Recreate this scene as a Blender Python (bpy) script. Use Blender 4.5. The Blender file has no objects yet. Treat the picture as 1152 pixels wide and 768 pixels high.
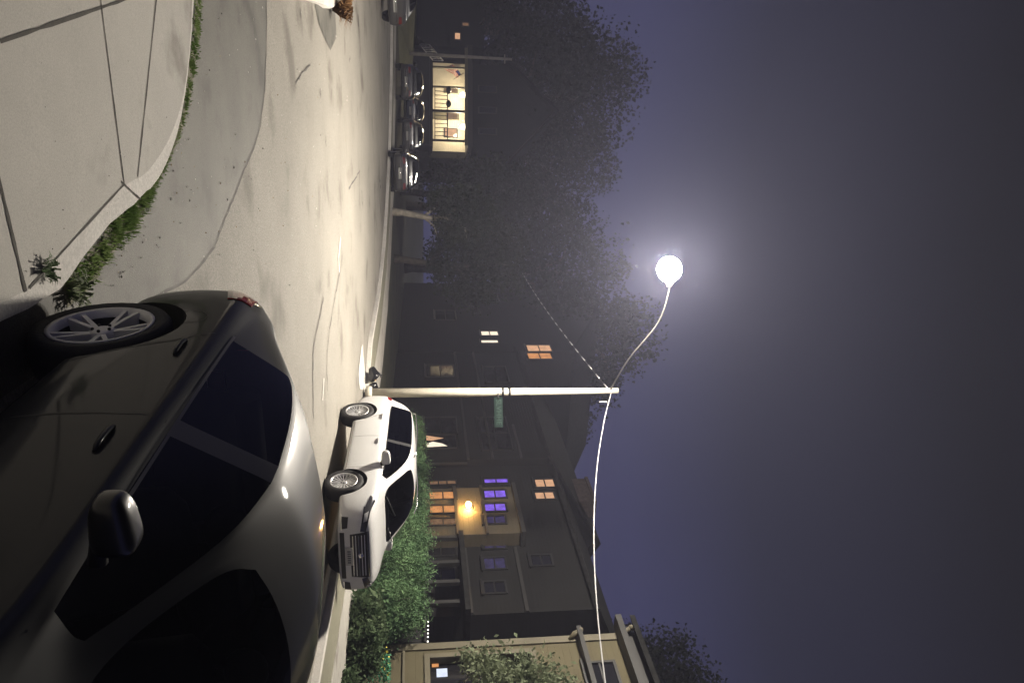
import bpy, bmesh, math, random
import numpy as np
from mathutils import Vector, Matrix
from mathutils.bvhtree import BVHTree
random.seed(7); rng = np.random.default_rng(7)
S = bpy.context.scene
C = S.collection
R = math.radians

# ------------------------------------------------------------------ camera maths (photo pixel 1152x768, picture lies on its side)
H = 1.80; PITCH = R(7.6); F = 832.0; SL = 0.022
cp, sp = math.cos(PITCH), math.sin(PITCH)
def gz(y): return SL*(y-4.0)
def ray(px, py):
    a = (py-384)/F; b = (px-576)/F
    return Vector((a, cp-b*sp, sp+b*cp))
def at(px, py, Y):
    d = ray(px, py); t = Y/d.y
    return Vector((d.x*t, Y, H+d.z*t))
def gnd(px, py, off=0.0):
    d = ray(px, py)
    t = (H+SL*4.0-off)/(SL*d.y-d.z)
    return Vector((d.x*t, d.y*t, H+d.z*t))
PHI = R(22.5)
U = Vector((-math.sin(PHI), math.cos(PHI), 0)); N = Vector((math.cos(PHI), math.sin(PHI), 0))
def up(u, p, z): v = U*u+N*p; v.z = z; return v
def onp(px, py, p):                     # pixel -> (u, z) on the facade plane at perpendicular distance p
    d = ray(px, py); t = p/(d.dot(N))
    return d.dot(U)*t, H+d.z*t

# ------------------------------------------------------------------ materials
MATS = {}
def nt(name):
    m = bpy.data.materials.new(name); m.use_nodes = True
    t = m.node_tree; b = t.nodes['Principled BSDF']
    return m, t, b
def mat(name, col, rough=.6, metal=0., coat=0., spec=.5, noise=0., nscale=8., bump=0., bscale=40., emit=None, estr=0., detail=4., col2=None):
    if name in MATS: return MATS[name]
    m, t, b = nt(name)
    b.inputs['Base Color'].default_value = (*col, 1); b.inputs['Roughness'].default_value = rough
    b.inputs['Metallic'].default_value = metal; b.inputs['Coat Weight'].default_value = coat
    b.inputs['Specular IOR Level'].default_value = spec
    if emit: b.inputs['Emission Color'].default_value = (*emit, 1); b.inputs['Emission Strength'].default_value = estr
    tc = t.nodes.new('ShaderNodeTexCoord')
    if noise or col2:
        n = t.nodes.new('ShaderNodeTexNoise'); n.inputs['Scale'].default_value = nscale; n.inputs['Detail'].default_value = detail
        t.links.new(tc.outputs['Object'], n.inputs['Vector'])
        r = t.nodes.new('ShaderNodeValToRGB'); r.color_ramp.elements[0].position = .32; r.color_ramp.elements[1].position = .68
        c2 = col2 if col2 else tuple(min(1, c*(1+noise)) for c in col)
        c1 = col if col2 else tuple(c*(1-noise) for c in col)
        r.color_ramp.elements[0].color = (*c1, 1); r.color_ramp.elements[1].color = (*c2, 1)
        t.links.new(n.outputs['Fac'], r.inputs['Fac']); t.links.new(r.outputs['Color'], b.inputs['Base Color'])
    if bump:
        n2 = t.nodes.new('ShaderNodeTexNoise'); n2.inputs['Scale'].default_value = bscale; n2.inputs['Detail'].default_value = 3
        t.links.new(tc.outputs['Object'], n2.inputs['Vector'])
        bp = t.nodes.new('ShaderNodeBump'); bp.inputs['Strength'].default_value = bump; bp.inputs['Distance'].default_value = .02
        t.links.new(n2.outputs['Fac'], bp.inputs['Height']); t.links.new(bp.outputs['Normal'], b.inputs['Normal'])
    MATS[name] = m; return m
def layered(name, c_lo, c_hi, big, fine, fineamt, rough, bump, bscale, spots=None):
    """road or pavement: broad blotches, fine aggregate, optional dark stains"""
    m, t, b = nt(name); L = t.links.new
    tc = t.nodes.new('ShaderNodeTexCoord')
    n = t.nodes.new('ShaderNodeTexNoise'); n.inputs['Scale'].default_value = big; n.inputs['Detail'].default_value = 6; n.inputs['Roughness'].default_value = .6
    L(tc.outputs['Object'], n.inputs['Vector'])
    r = t.nodes.new('ShaderNodeValToRGB'); r.color_ramp.elements[0].position = .3; r.color_ramp.elements[1].position = .7
    r.color_ramp.elements[0].color = (*c_lo, 1); r.color_ramp.elements[1].color = (*c_hi, 1)
    L(n.outputs['Fac'], r.inputs['Fac'])
    f = t.nodes.new('ShaderNodeTexNoise'); f.inputs['Scale'].default_value = fine; f.inputs['Detail'].default_value = 3
    L(tc.outputs['Object'], f.inputs['Vector'])
    fr = t.nodes.new('ShaderNodeValToRGB'); fr.color_ramp.elements[0].position = .35; fr.color_ramp.elements[1].position = .65
    fr.color_ramp.elements[0].color = (1-fineamt,)*3+(1,); fr.color_ramp.elements[1].color = (1+fineamt,)*3+(1,)
    L(f.outputs['Fac'], fr.inputs['Fac'])
    mx = t.nodes.new('ShaderNodeMix'); mx.data_type = 'RGBA'; mx.blend_type = 'MULTIPLY'; mx.inputs[0].default_value = 1
    L(r.outputs['Color'], mx.inputs[6]); L(fr.outputs['Color'], mx.inputs[7])
    out = mx.outputs[2]
    if spots:
        s = t.nodes.new('ShaderNodeTexNoise'); s.inputs['Scale'].default_value = spots; s.inputs['Detail'].default_value = 8
        L(tc.outputs['Object'], s.inputs['Vector'])
        sr = t.nodes.new('ShaderNodeValToRGB'); sr.color_ramp.elements[0].position = .30; sr.color_ramp.elements[1].position = .42
        sr.color_ramp.elements[0].color = (.62, .6, .58, 1); sr.color_ramp.elements[1].color = (1, 1, 1, 1)
        L(s.outputs['Fac'], sr.inputs['Fac'])
        m2 = t.nodes.new('ShaderNodeMix'); m2.data_type = 'RGBA'; m2.blend_type = 'MULTIPLY'; m2.inputs[0].default_value = 1
        L(out, m2.inputs[6]); L(sr.outputs['Color'], m2.inputs[7]); out = m2.outputs[2]
    L(out, b.inputs['Base Color']); b.inputs['Roughness'].default_value = rough
    bp = t.nodes.new('ShaderNodeBump'); bp.inputs['Strength'].default_value = bump; bp.inputs['Distance'].default_value = .01
    f2 = t.nodes.new('ShaderNodeTexNoise'); f2.inputs['Scale'].default_value = bscale; f2.inputs['Detail'].default_value = 4
    L(tc.outputs['Object'], f2.inputs['Vector']); L(f2.outputs['Fac'], bp.inputs['Height']); L(bp.outputs['Normal'], b.inputs['Normal'])
    MATS[name] = m; return m
def siding(name, col, pitch=.14, vertical=False):
    """lap boards: a ramp in height per course, real bump, small colour wear"""
    m, t, b = nt(name); L = t.links.new
    tc = t.nodes.new('ShaderNodeTexCoord'); sx = t.nodes.new('ShaderNodeSeparateXYZ'); L(tc.outputs['Object'], sx.inputs[0])
    mu = t.nodes.new('ShaderNodeMath'); mu.operation = 'MULTIPLY'; mu.inputs[1].default_value = 1/pitch; L(sx.outputs['X' if vertical else 'Z'], mu.inputs[0])
    fr = t.nodes.new('ShaderNodeMath'); fr.operation = 'FRACT'; L(mu.outputs[0], fr.inputs[0])
    bp = t.nodes.new('ShaderNodeBump'); bp.inputs['Strength'].default_value = .8; bp.inputs['Distance'].default_value = .02; bp.invert = True
    L(fr.outputs[0], bp.inputs['Height']); L(bp.outputs['Normal'], b.inputs['Normal'])
    n = t.nodes.new('ShaderNodeTexNoise'); n.inputs['Scale'].default_value = 1.3; n.inputs['Detail'].default_value = 7; L(tc.outputs['Object'], n.inputs['Vector'])
    r = t.nodes.new('ShaderNodeValToRGB'); r.color_ramp.elements[0].color = (*[c*.75 for c in col], 1); r.color_ramp.elements[1].color = (*[c*1.2 for c in col], 1)
    L(n.outputs['Fac'], r.inputs['Fac']); L(r.outputs['Color'], b.inputs['Base Color']); b.inputs['Roughness'].default_value = .75; b.inputs['Specular IOR Level'].default_value = .15
    MATS[name] = m; return m
def glow(name, col, strength, pattern=0., scale=6.):
    """a lit window: curtains and room make it uneven"""
    m, t, b = nt(name); L = t.links.new
    b.inputs['Base Color'].default_value = (.02, .02, .02, 1); b.inputs['Roughness'].default_value = .1
    b.inputs['Emission Color'].default_value = (*col, 1); b.inputs['Emission Strength'].default_value = strength
    if pattern:
        tc = t.nodes.new('ShaderNodeTexCoord'); n = t.nodes.new('ShaderNodeTexNoise'); n.inputs['Scale'].default_value = scale; n.inputs['Detail'].default_value = 3
        L(tc.outputs['Object'], n.inputs['Vector'])
        r = t.nodes.new('ShaderNodeMapRange'); r.inputs['From Min'].default_value = .3; r.inputs['From Max'].default_value = .7
        r.inputs['To Min'].default_value = strength*(1-pattern); r.inputs['To Max'].default_value = strength
        L(n.outputs['Fac'], r.inputs['Value']); L(r.outputs[0], b.inputs['Emission Strength'])
    MATS[name] = m; return m
def leafmat(name, c1, c2, scale=.6):
    m, t, b = nt(name); L = t.links.new
    tc = t.nodes.new('ShaderNodeTexCoord'); n = t.nodes.new('ShaderNodeTexNoise'); n.inputs['Scale'].default_value = scale; n.inputs['Detail'].default_value = 5
    L(tc.outputs['Object'], n.inputs['Vector'])
    r = t.nodes.new('ShaderNodeValToRGB'); r.color_ramp.elements[0].position = .35; r.color_ramp.elements[1].position = .65
    r.color_ramp.elements[0].color = (*c1, 1); r.color_ramp.elements[1].color = (*c2, 1)
    L(n.outputs['Fac'], r.inputs['Fac']); L(r.outputs['Color'], b.inputs['Base Color'])
    b.inputs['Roughness'].default_value = .7; b.inputs['Specular IOR Level'].default_value = .12
    b.inputs['Transmission Weight'].default_value = 0
    MATS[name] = m; return m

asphalt = layered('asphalt_old', (.18, .169, .148), (.255, .239, .209), .45, 55, .25, .8, .6, 60, spots=.9)
asphalt_dark = layered('asphalt_smooth', (.065, .063, .055), (.125, .12, .105), 1.1, 90, .22, .75, .2, 120, spots=2.2)
concrete = layered('pavement_concrete', (.36, .345, .315), (.48, .46, .42), .8, 120, .09, .8, .14, 150, spots=1.7)
kerbmat = layered('kerb_concrete', (.50, .48, .45), (.64, .62, .58), 2.0, 60, .12, .8, .3, 80)
earth = layered('earth', (.03, .035, .02), (.07, .075, .04), .6, 30, .4, .9, .8, 20)
vergemat = layered('verge', (.06, .075, .04), (.12, .13, .08), .9, 40, .4, .9, .8, 25)
jointmat = mat('joint_dirt', (.05, .045, .038), .9, noise=.3, nscale=20)
crackmat = mat('crack_fill', (.06, .055, .05), .8, noise=.4, nscale=5)
whiteworn = mat('worn_white_paint', (.62, .60, .56), .7, noise=.25, nscale=9)
black_paint = mat('charcoal_car_paint', (.017, .0185, .021), .5, metal=.0, coat=.5, spec=.10)
black_paint.node_tree.nodes['Principled BSDF'].inputs['Coat Roughness'].default_value = .09
white_paint = mat('white_car_paint', (.80, .80, .79), .3, coat=1.)
trimblack = mat('black_trim', (.012, .012, .013), .45)
rubber = mat('tyre_rubber', (.02, .02, .021), .75, bump=.2, bscale=60)
alloy = mat('alloy_rim', (.75, .75, .75), .35, metal=.5)
alloy_dull = mat('dull_alloy_rim', (.78, .77, .75), .5, metal=.25)
chrome = mat('chrome', (.75, .75, .75), .1, metal=1.)
glassblack = bpy.data.materials.new('tinted_car_glass'); glassblack.use_nodes = True
_t = glassblack.node_tree; _t.nodes.remove(_t.nodes['Principled BSDF'])
_f = _t.nodes.new('ShaderNodeFresnel'); _f.inputs['IOR'].default_value = 1.52
_a = _t.nodes.new('ShaderNodeBsdfTransparent'); _a.inputs['Color'].default_value = (.55, .57, .57, 1)
_g = _t.nodes.new('ShaderNodeBsdfGlossy'); _g.inputs['Roughness'].default_value = .03
_m = _t.nodes.new('ShaderNodeMixShader'); _t.links.new(_f.outputs[0], _m.inputs[0]); _t.links.new(_a.outputs[0], _m.inputs[1]); _t.links.new(_g.outputs[0], _m.inputs[2]); _t.links.new(_m.outputs[0], _t.nodes['Material Output'].inputs['Surface'])
mirror_black = mat('mirror_black', (.012, .012, .012), .35, coat=.8)
seatcloth = mat('seat_cloth', (.035, .034, .033), .8)
def lined(m):      # the inside of a painted shell is dark cabin lining
    t = m.node_tree; b = t.nodes['Principled BSDF']; ge = t.nodes.new('ShaderNodeNewGeometry'); d = t.nodes.new('ShaderNodeBsdfDiffuse'); d.inputs['Color'].default_value = (.03, .03, .03, 1)
    mx = t.nodes.new('ShaderNodeMixShader'); t.links.new(ge.outputs['Backfacing'], mx.inputs[0]); t.links.new(b.outputs[0], mx.inputs[1]); t.links.new(d.outputs[0], mx.inputs[2]); t.links.new(mx.outputs[0], t.nodes['Material Output'].inputs['Surface'])
lined(black_paint); lined(white_paint)
pillar = mat('pillar_grey', (.06, .06, .06), .35, coat=.3)
redlens = mat('red_lens', (.34, .015, .015), .12, coat=1.)
clearlens = mat('clear_lens', (.45, .45, .46), .08, coat=1.)
darklens = mat('dark_headlight', (.05, .05, .055), .08, coat=1.)
platemat = mat('number_plate', (.55, .55, .52), .4)
platedark = mat('plate_marks', (.10, .10, .12), .5)
galv = mat('pole_steel', (.62, .58, .48), .55, metal=.1, noise=.12, nscale=3)
wood_pole = mat('weathered_pole', (.30, .28, .25), .8, noise=.2, nscale=3)
cablemat = mat('pale_cable', (.42, .42, .43), .5)
lampglow = glow('lamp_glare_lens', (1., .91, .78), 2750.)
signgreen = mat('sign_green', (.006, .016, .013), .6, spec=.1)
signwhite = mat('sign_letters', (.05, .075, .065), .6, spec=.1)
bark = mat('bark', (.05, .043, .033), .85, noise=.35, nscale=6, bump=.7, bscale=12)
bark_pale = mat('pale_bark', (.24, .22, .18), .85, noise=.3, nscale=6, bump=.6, bscale=12)
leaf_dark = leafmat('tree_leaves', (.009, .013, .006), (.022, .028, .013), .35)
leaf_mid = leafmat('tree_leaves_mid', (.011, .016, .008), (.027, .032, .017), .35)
leaf_hedge = leafmat('shrub_leaves', (.06, .125, .055), (.15, .25, .115), 1.6)
leaf_broad = leafmat('broad_leaves', (.05, .085, .04), (.16, .22, .12), 2.0)
leaf_bush = leafmat('loose_leaves', (.12, .15, .09), (.26, .30, .19), 1.5)
grassmat = leafmat('grass_blades', (.10, .17, .045), (.22, .30, .11), 3.)
dryweed = leafmat('dry_weed', (.10, .05, .02), (.25, .14, .06), 5.)
flowergreen = leafmat('bright_leaves', (.03, .16, .08), (.10, .32, .18), 4.)
yellowp = mat('yellow_petals', (.6, .5, .06), .6)
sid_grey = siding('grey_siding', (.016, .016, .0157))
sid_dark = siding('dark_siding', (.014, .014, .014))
sid_tan = siding('tan_siding', (.105, .092, .056), .19)
sid_warm = siding('cream_siding', (.55, .50, .40), .16)
shingle = siding('shingle', (.085, .072, .05), .2)
roofmat = mat('roof_shingle', (.016, .016, .016), .9, spec=.1, noise=.4, nscale=4, bump=.5, bscale=12)
brickdark = mat('chimney_brick', (.06, .045, .04), .85, noise=.3, nscale=6, bump=.5, bscale=14)
trimgrey = mat('grey_trim', (.026, .0255, .0245), .6, noise=.1, nscale=2)
trimtan = mat('tan_trim', (.12, .107, .07), .6, noise=.1, nscale=2)
trimdark = mat('dark_trim', (.016, .016, .016), .5)
darkglass = mat('dark_window', (.012, .012, .014), .06, spec=.5)
g_orange = glow('orange_window', (1., .42, .14), .75, .35, 3.)
g_peach = glow('peach_window', (1., .55, .30), .80, .3, 3.)
g_white = glow('white_window', (1., .86, .66), 1.3, .2)
g_dim = glow('dim_window', (1., .55, .28), .22, .5)
g_purple = glow('purple_window', (.28, .14, 1.), .95, .45, 4.)
g_purpled = glow('dim_purple_window', (.30, .22, 1.), .10, .8, 5.)
g_screen = glow('screen', (.75, .82, 1.), 1.2, .2)
g_bulb = glow('warm_bulb', (1., .56, .17), 620.)
g_bulbw = glow('white_bulb', (1., .88, .66), 16.)
g_fairy = glow('fairy_bulb', (1., .95, .85), 3.)

# ------------------------------------------------------------------ object helpers
def tag(o, label=None, cat=None, group=None, kind=None):
    if label: o['label'] = label
    if cat: o['category'] = cat
    if group: o['group'] = group
    if kind: o['kind'] = kind
    return o
def empty(name, loc, label=None, cat=None, group=None, M=None):
    o = bpy.data.objects.new(name, None); C.objects.link(o); o.empty_display_size = .2
    if M is not None: o.matrix_world = M
    else: o.location = loc
    return tag(o, label, cat, group)
def link(name, me, mats, parent=None, local=False):
    o = bpy.data.objects.new(name, me); C.objects.link(o)
    for m in (mats if isinstance(mats, (list, tuple)) else [mats]): me.materials.append(m)
    if parent is not None:
        o.parent = parent
        if not local:
            me.transform(Matrix.Translation(-world_off(parent)))
    return o
def world_off(o):
    v = Vector((0, 0, 0))
    while o is not None: v += o.location; o = o.parent
    return v
class MB:
    def __init__(s): s.v = []; s.f = []; s.mi = []; s.sm = []
    def add(s, vs, fs, mi=0, smooth=False):
        b = len(s.v); s.v += [tuple(v) for v in vs]
        for f in fs: s.f.append([b+i for i in f]); s.mi.append(mi); s.sm.append(smooth)
        return s
    def corners(s, c, mi=0):     # eight corners: bottom ring then top ring
        return s.add(c, [(3, 2, 1, 0), (4, 5, 6, 7), (0, 1, 5, 4), (1, 2, 6, 5), (2, 3, 7, 6), (3, 0, 4, 7)], mi)
    def box(s, x0, x1, y0, y1, z0, z1, mi=0):
        return s.corners([(x0, y0, z0), (x1, y0, z0), (x1, y1, z0), (x0, y1, z0), (x0, y0, z1), (x1, y0, z1), (x1, y1, z1), (x0, y1, z1)], mi)
    def ubox(s, u0, u1, p0, p1, z0, z1, mi=0):
        return s.corners([up(u0, p0, z0), up(u0, p1, z0), up(u1, p1, z0), up(u1, p0, z0), up(u0, p0, z1), up(u0, p1, z1), up(u1, p1, z1), up(u1, p0, z1)], mi)
    def tube(s, pts, rad, n=8, mi=0, caps=True):
        pts = [Vector(p) for p in pts]
        if not isinstance(rad, (list, tuple)): rad = [rad]*len(pts)
        rings = []; b = len(s.v); ref = None
        for i, p in enumerate(pts):
            d = (pts[min(i+1, len(pts)-1)]-pts[max(i-1, 0)]).normalized()
            if ref is None:
                ref = Vector((0, 0, 1)) if abs(d.z) < .9 else Vector((1, 0, 0))
            x = d.cross(ref).normalized(); y = x.cross(d).normalized(); ref = y
            for k in range(n):
                a = 2*math.pi*k/n; s.v.append(tuple(p+(x*math.cos(a)+y*math.sin(a))*rad[i]))
        for i in range(len(pts)-1):
            for k in range(n):
                k2 = (k+1) % n
                s.f.append([b+i*n+k, b+i*n+k2, b+(i+1)*n+k2, b+(i+1)*n+k]); s.mi.append(mi); s.sm.append(True)
        if caps:
            s.f.append([b+k for k in range(n)][::-1]); s.mi.append(mi); s.sm.append(False)
            e = b+(len(pts)-1)*n; s.f.append([e+k for k in range(n)]); s.mi.append(mi); s.sm.append(False)
        return s
    def sphere(s, c, r, n=12, m=8, mi=0, sq=(1, 1, 1)):
        c = Vector(c); b = len(s.v)
        for i in range(m+1):
            th = math.pi*i/m
            for k in range(n):
                ph = 2*math.pi*k/n
                s.v.append((c.x+r*sq[0]*math.sin(th)*math.cos(ph), c.y+r*sq[1]*math.sin(th)*math.sin(ph), c.z+r*sq[2]*math.cos(th)))
        for i in range(m):
            for k in range(n):
                k2 = (k+1) % n
                s.f.append([b+i*n+k, b+(i+1)*n+k, b+(i+1)*n+k2, b+i*n+k2]); s.mi.append(mi); s.sm.append(True)
        return s
    def slab(s, poly, t, mi=0):      # poly: list of Vectors (top surface), thickness t downward
        n = len(poly); top = [Vector(p) for p in poly]; bot = [p-Vector((0, 0, t)) for p in top]
        s.add(top+bot, [list(range(n)), list(range(2*n-1, n-1, -1))]+[[i, n+i, n+(i+1) % n, (i+1) % n] for i in range(n)], mi)
        return s
    def ribbon(s, pts, w, mi=0):
        pts = [Vector(p) for p in pts]; vs = []
        for i, p in enumerate(pts):
            d = (pts[min(i+1, len(pts)-1)]-pts[max(i-1, 0)]); d.z = 0; d.normalize()
            q = Vector((-d.y, d.x, 0)); ww = w[i] if isinstance(w, (list, tuple)) else w
            a = p+q*ww/2; c = p-q*ww/2
            a.z += SL*(q.y*ww/2); c.z -= SL*(q.y*ww/2)
            vs += [a, c]
        return s.add(vs, [[2*i, 2*i+1, 2*i+3, 2*i+2] for i in range(len(pts)-1)], mi)
    def mesh(s, name):
        me = bpy.data.meshes.new(name); me.from_pydata(s.v, [], s.f)
        me.polygons.foreach_set('material_index', s.mi); me.polygons.foreach_set('use_smooth', s.sm)
        bm = bmesh.new(); bm.from_mesh(me); bmesh.ops.recalc_face_normals(bm, faces=bm.faces); bm.to_mesh(me); bm.free()
        me.update(); return me
    def build(s, name, mats, parent=None, local=False): return link(name, s.mesh(name), mats, parent, local)
def bevel(o, w=.01, seg=2):
    m = o.modifiers.new('b', 'BEVEL'); m.width = w; m.segments = seg; m.limit_method = 'ANGLE'; m.angle_limit = R(40); return o
def flatz(pts, off): return [Vector((p.x, p.y, gz(p.y)+off)) for p in pts]
def translucent(m, f=.4):
    t = m.node_tree; b = t.nodes['Principled BSDF']; tr = t.nodes.new('ShaderNodeBsdfTranslucent'); mx = t.nodes.new('ShaderNodeMixShader'); mx.inputs[0].default_value = f
    t.links.new(b.inputs['Base Color'].links[0].from_socket, tr.inputs['Color']); t.links.new(b.outputs[0], mx.inputs[1]); t.links.new(tr.outputs[0], mx.inputs[2]); t.links.new(mx.outputs[0], t.nodes['Material Output'].inputs['Surface'])
for m_ in (grassmat, leaf_bush, leaf_broad, dryweed): translucent(m_)
def smooth(pts, n=6):     # Catmull-Rom through points
    P = [pts[0]]+list(pts)+[pts[-1]]; out = []
    for i in range(1, len(P)-2):
        for k in range(n):
            t = k/n; a, b, c, d = P[i-1], P[i], P[i+1], P[i+2]
            out.append(.5*((2*b)+(c-a)*t+(2*a-5*b+4*c-d)*t*t+(3*b-a-3*c+d)*t**3))
    out.append(pts[-1]); return out
def leaves(name, cent, size, m, parent=None, aspect=.55, up_bias=0., jitter=.35, normals=None):
    """many folded leaf faces"""
    c = np.asarray(cent, float); n = len(c)
    d = rng.normal(size=(n, 3)); d[:, 2] += up_bias
    d /= np.linalg.norm(d, axis=1)[:, None]
    e = rng.normal(size=(n, 3)); e -= (e*d).sum(1)[:, None]*d; e /= np.linalg.norm(e, axis=1)[:, None]
    w = np.cross(d, e)
    s = (size*(1+jitter*rng.normal(size=n)).clip(.4, 2))[:, None]
    v = np.empty((n, 4, 3))
    v[:, 0] = c-d*s*.5; v[:, 1] = c+e*s*aspect*.5+w*s*.12; v[:, 2] = c+d*s*.5; v[:, 3] = c-e*s*aspect*.5+w*s*.12
    me = bpy.data.meshes.new(name)
    me.vertices.add(4*n); me.vertices.foreach_set('co', v.reshape(-1))
    me.loops.add(4*n); me.loops.foreach_set('vertex_index', np.arange(4*n, dtype=np.int32))
    me.polygons.add(n); me.polygons.foreach_set('loop_start', np.arange(0, 4*n, 4, dtype=np.int32)); me.polygons.foreach_set('loop_total', np.full(n, 4, np.int32))
    me.update(calc_edges=True)
    return link(name, me, m, parent)
def clump_points(c, rad, nclump, nleaf, spread=.28, shell=.55):
    c = np.asarray(c, float); rad = np.asarray(rad, float)
    d = rng.normal(size=(nclump, 3)); d /= np.linalg.norm(d, axis=1)[:, None]
    rr = (shell+(1-shell)*rng.random(nclump)**.7)[:, None]
    cc = c+d*rr*rad
    sz = rad.mean()*spread*(.6+.8*rng.random(nclump))
    pts = np.repeat(cc, nleaf, 0)+rng.normal(size=(nclump*nleaf, 3)).clip(-1.6, 1.6)*np.repeat(sz, nleaf)[:, None]*np.array([1, 1, .75])
    return pts

# ------------------------------------------------------------------ ground, road, pavements
def sheet(name, pts, off, m, parent=None, kind='structure', label=None, cat=None, t=0):
    b = MB(); p = flatz(pts, off)
    if t: b.slab(p, t)
    else: b.add(p, [list(range(len(p)))])
    o = b.build(name, m, parent); me = o.data
    bm = bmesh.new(); bm.from_mesh(me); bmesh.ops.triangulate(bm, faces=[f for f in bm.faces if len(f.verts) > 4]); bm.to_mesh(me); bm.free()
    return tag(o, label, cat, None, kind)
V2 = lambda x, y: Vector((x, y, 0))
sheet('ground', [V2(-150, -40), V2(150, -40), V2(150, 220), V2(-150, 220)], 0, earth)
# far kerb line: along the street, then bending left with the road
PK = 9.62
far = [up(u, PK, 0) for u in (-30, -10, 5, 12, 19.4)]+[gnd(x, y) for x, y in ((414.5, 380), (423.5, 330), (429.5, 280), (433, 235), (436.5, 170), (438.5, 90), (439.5, 0), (440, -120), (440, -300))]
far = [Vector((p.x, p.y, 0)) for p in far]
roadpoly = [V2(-70, -20), V2(30, -20)]+far+[V2(-70, far[-1].y)]
sheet('road', roadpoly, .004, asphalt)
# near pavement: inner edge of the kerb
kin = [gnd(x, y, .12) for x, y in ((30, 326), (65, 285), (100, 250), (140, 207), (160, 197), (182, 168), (196, 138), (205, 105), (211, 60), (214, 20), (216, -40), (218, -140))]
kout = [gnd(x, y, .12) for x, y in ((52, 335), (92, 290), (122, 252), (157, 222), (177, 200), (191, 171), (200.5, 140), (207, 105), (212.5, 60), (215.5, 20), (217.5, -40), (219.5, -140))]
kback = [up(u, 1.02, 0) for u in (-12, -3, 0, 1.6, 2.6)]; kback_o = [up(u, 1.16, 0) for u in (-12, -3, 0, 1.6, 2.6)]
kin = smooth([Vector((p.x, p.y, 0)) for p in kback+kin], 4); kout = smooth([Vector((p.x, p.y, 0)) for p in kback_o+kout], 4)
for i in range(8, len(kin)-1):
    j1 = random.uniform(-.008, .008); kin[i] = kin[i]+V2(j1, -j1)
    j2 = random.uniform(-.014, .014); kout[i] = kout[i]+V2(j2, -j2*.7)
sheet('pavement', [V2(-40, -20), kin[0]+V2(0, -6)]+kin+[V2(-40, kin[-1].y)], .13, concrete, t=.12)
kb = MB()
for i in range(len(kin)-1):
    q = flatz([kin[i], kin[i+1], kout[i+1], kout[i]], .128)
    kb.slab(q, .125)
tag(kb.build('kerb', kerbmat), kind='structure')
jb = MB()
for (a, b_, w) in (((0, 47), (155, -5), .018), ((112, -10), (140, 208), .014), ((177, -10), (155, 199), .013), ((-20, 120), (29, 328), .022), ((136, 204), (158, 224), .012), ((33, 324), (140, 207), .012)):
    p, q = gnd(*a, .132), gnd(*b_, .132)
    k = 14; pts = [p.lerp(q, i/k) for i in range(k+1)]
    pts = [Vector((p.x, p.y, gz(p.y)+.1325)) for p in pts]
    jb.ribbon(pts, [w*random.uniform(.6, 1.3) for _ in pts])
tag(jb.build('pavement_joint', jointmat), kind='structure')
# smooth dark strip of asphalt in the gutter
edge = [gnd(x, y) for x, y in ((150, 345), (205, 318), (226, 297), (240, 278), (250, 250), (263, 220), (274, 190), (285, 165), (292, 140), (297, 100), (299, 40), (299, -60), (296, -200))]
edge = smooth([Vector((p.x, p.y, 0)) for p in edge], 4)
inner = [Vector((p.x, p.y, 0)) for p in kout]
lo = [p for p in inner if p.y > 1.5]
sheet('gutter_strip', [up(2.2, 1.5, 0)]+edge+lo[::-1], .008, asphalt_dark)
# cracks and repairs
cb = MB()
def crack(px, w, seed, off=.012, sub=6, jit=1.2):
    rs = random.Random(seed); pts = []
    for i in range(len(px)-1):
        for k in range(sub):
            t = k/sub; x = px[i][0]+(px[i+1][0]-px[i][0])*t; y = px[i][1]+(px[i+1][1]-px[i][1])*t
            pts.append(gnd(x+rs.uniform(-.4, .4)*jit, y+rs.uniform(-.4, .4)*jit))
    pts = [Vector((p.x, p.y, gz(p.y)+off)) for p in pts]
    cb.ribbon(pts, [w*rs.uniform(.4, 1.4) for _ in pts])
crack([(150, 345), (205, 318), (226, 297), (240, 278), (250, 250), (263, 220), (274, 190), (285, 165), (292, 140), (297, 100), (299, 40), (299, -60)], .022, 1)
crack([(352, 470), (351, 420), (352, 390), (359, 355), (364, 330)], .04, 2)
crack([(368, 440), (367, 400), (370, 370), (376, 335), (382, 305), (384, 285)], .035, 3)
crack([(332, 94), (339, 82), (350, 71)], .03, 4); crack([(360, 110), (359, 98)], .05, 5); crack([(366, 165), (366, 150)], .05, 6)
crack([(403, 30), (403, 16)], .12, 7); crack([(393, 70), (393, 62)], .08, 8); crack([(338, 20), (337, 8)], .05, 9); crack([(350, 28), (350, -10)], .03, 10)
crack([(428, 215), (427, 200)], .12, 11); crack([(408, 235), (406, 210)], .08, 12); crack([(392, 212), (400, 200), (405, 190)], .05, 13); crack([(424, 330), (428, 290)], .08, 14)
tag(cb.build('road_crack', crackmat), kind='structure')
wb = MB()
for pts, w in (([(362, 450), (363.5, 425)], .07), ([(381, 306), (380, 290), (382.5, 268)], .10)):
    p = [gnd(*q) for q in pts]; p = [Vector((v.x, v.y, gz(v.y)+.016)) for v in p]; wb.ribbon(p, w)
tag(wb.build('worn_road_mark', whiteworn), kind='structure')
# darker repair with a pointed end by the opposite corner
sheet('road_repair', [gnd(*q) for q in ((371, 57), (363, 40), (358, 28), (354, 8), (352, -30), (378, -30), (376, 8), (378, 42))], .012, asphalt_dark)
# opposite corner: concrete nose of the far pavement
sheet('corner_pavement', [gnd(*q, .13) for q in ((371, 10), (366, 6), (355, 2), (340, -6), (325, -25), (322, -160), (395, -160), (388, -20), (381, 2), (376, 8))], .13, kerbmat, t=.12)
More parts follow.
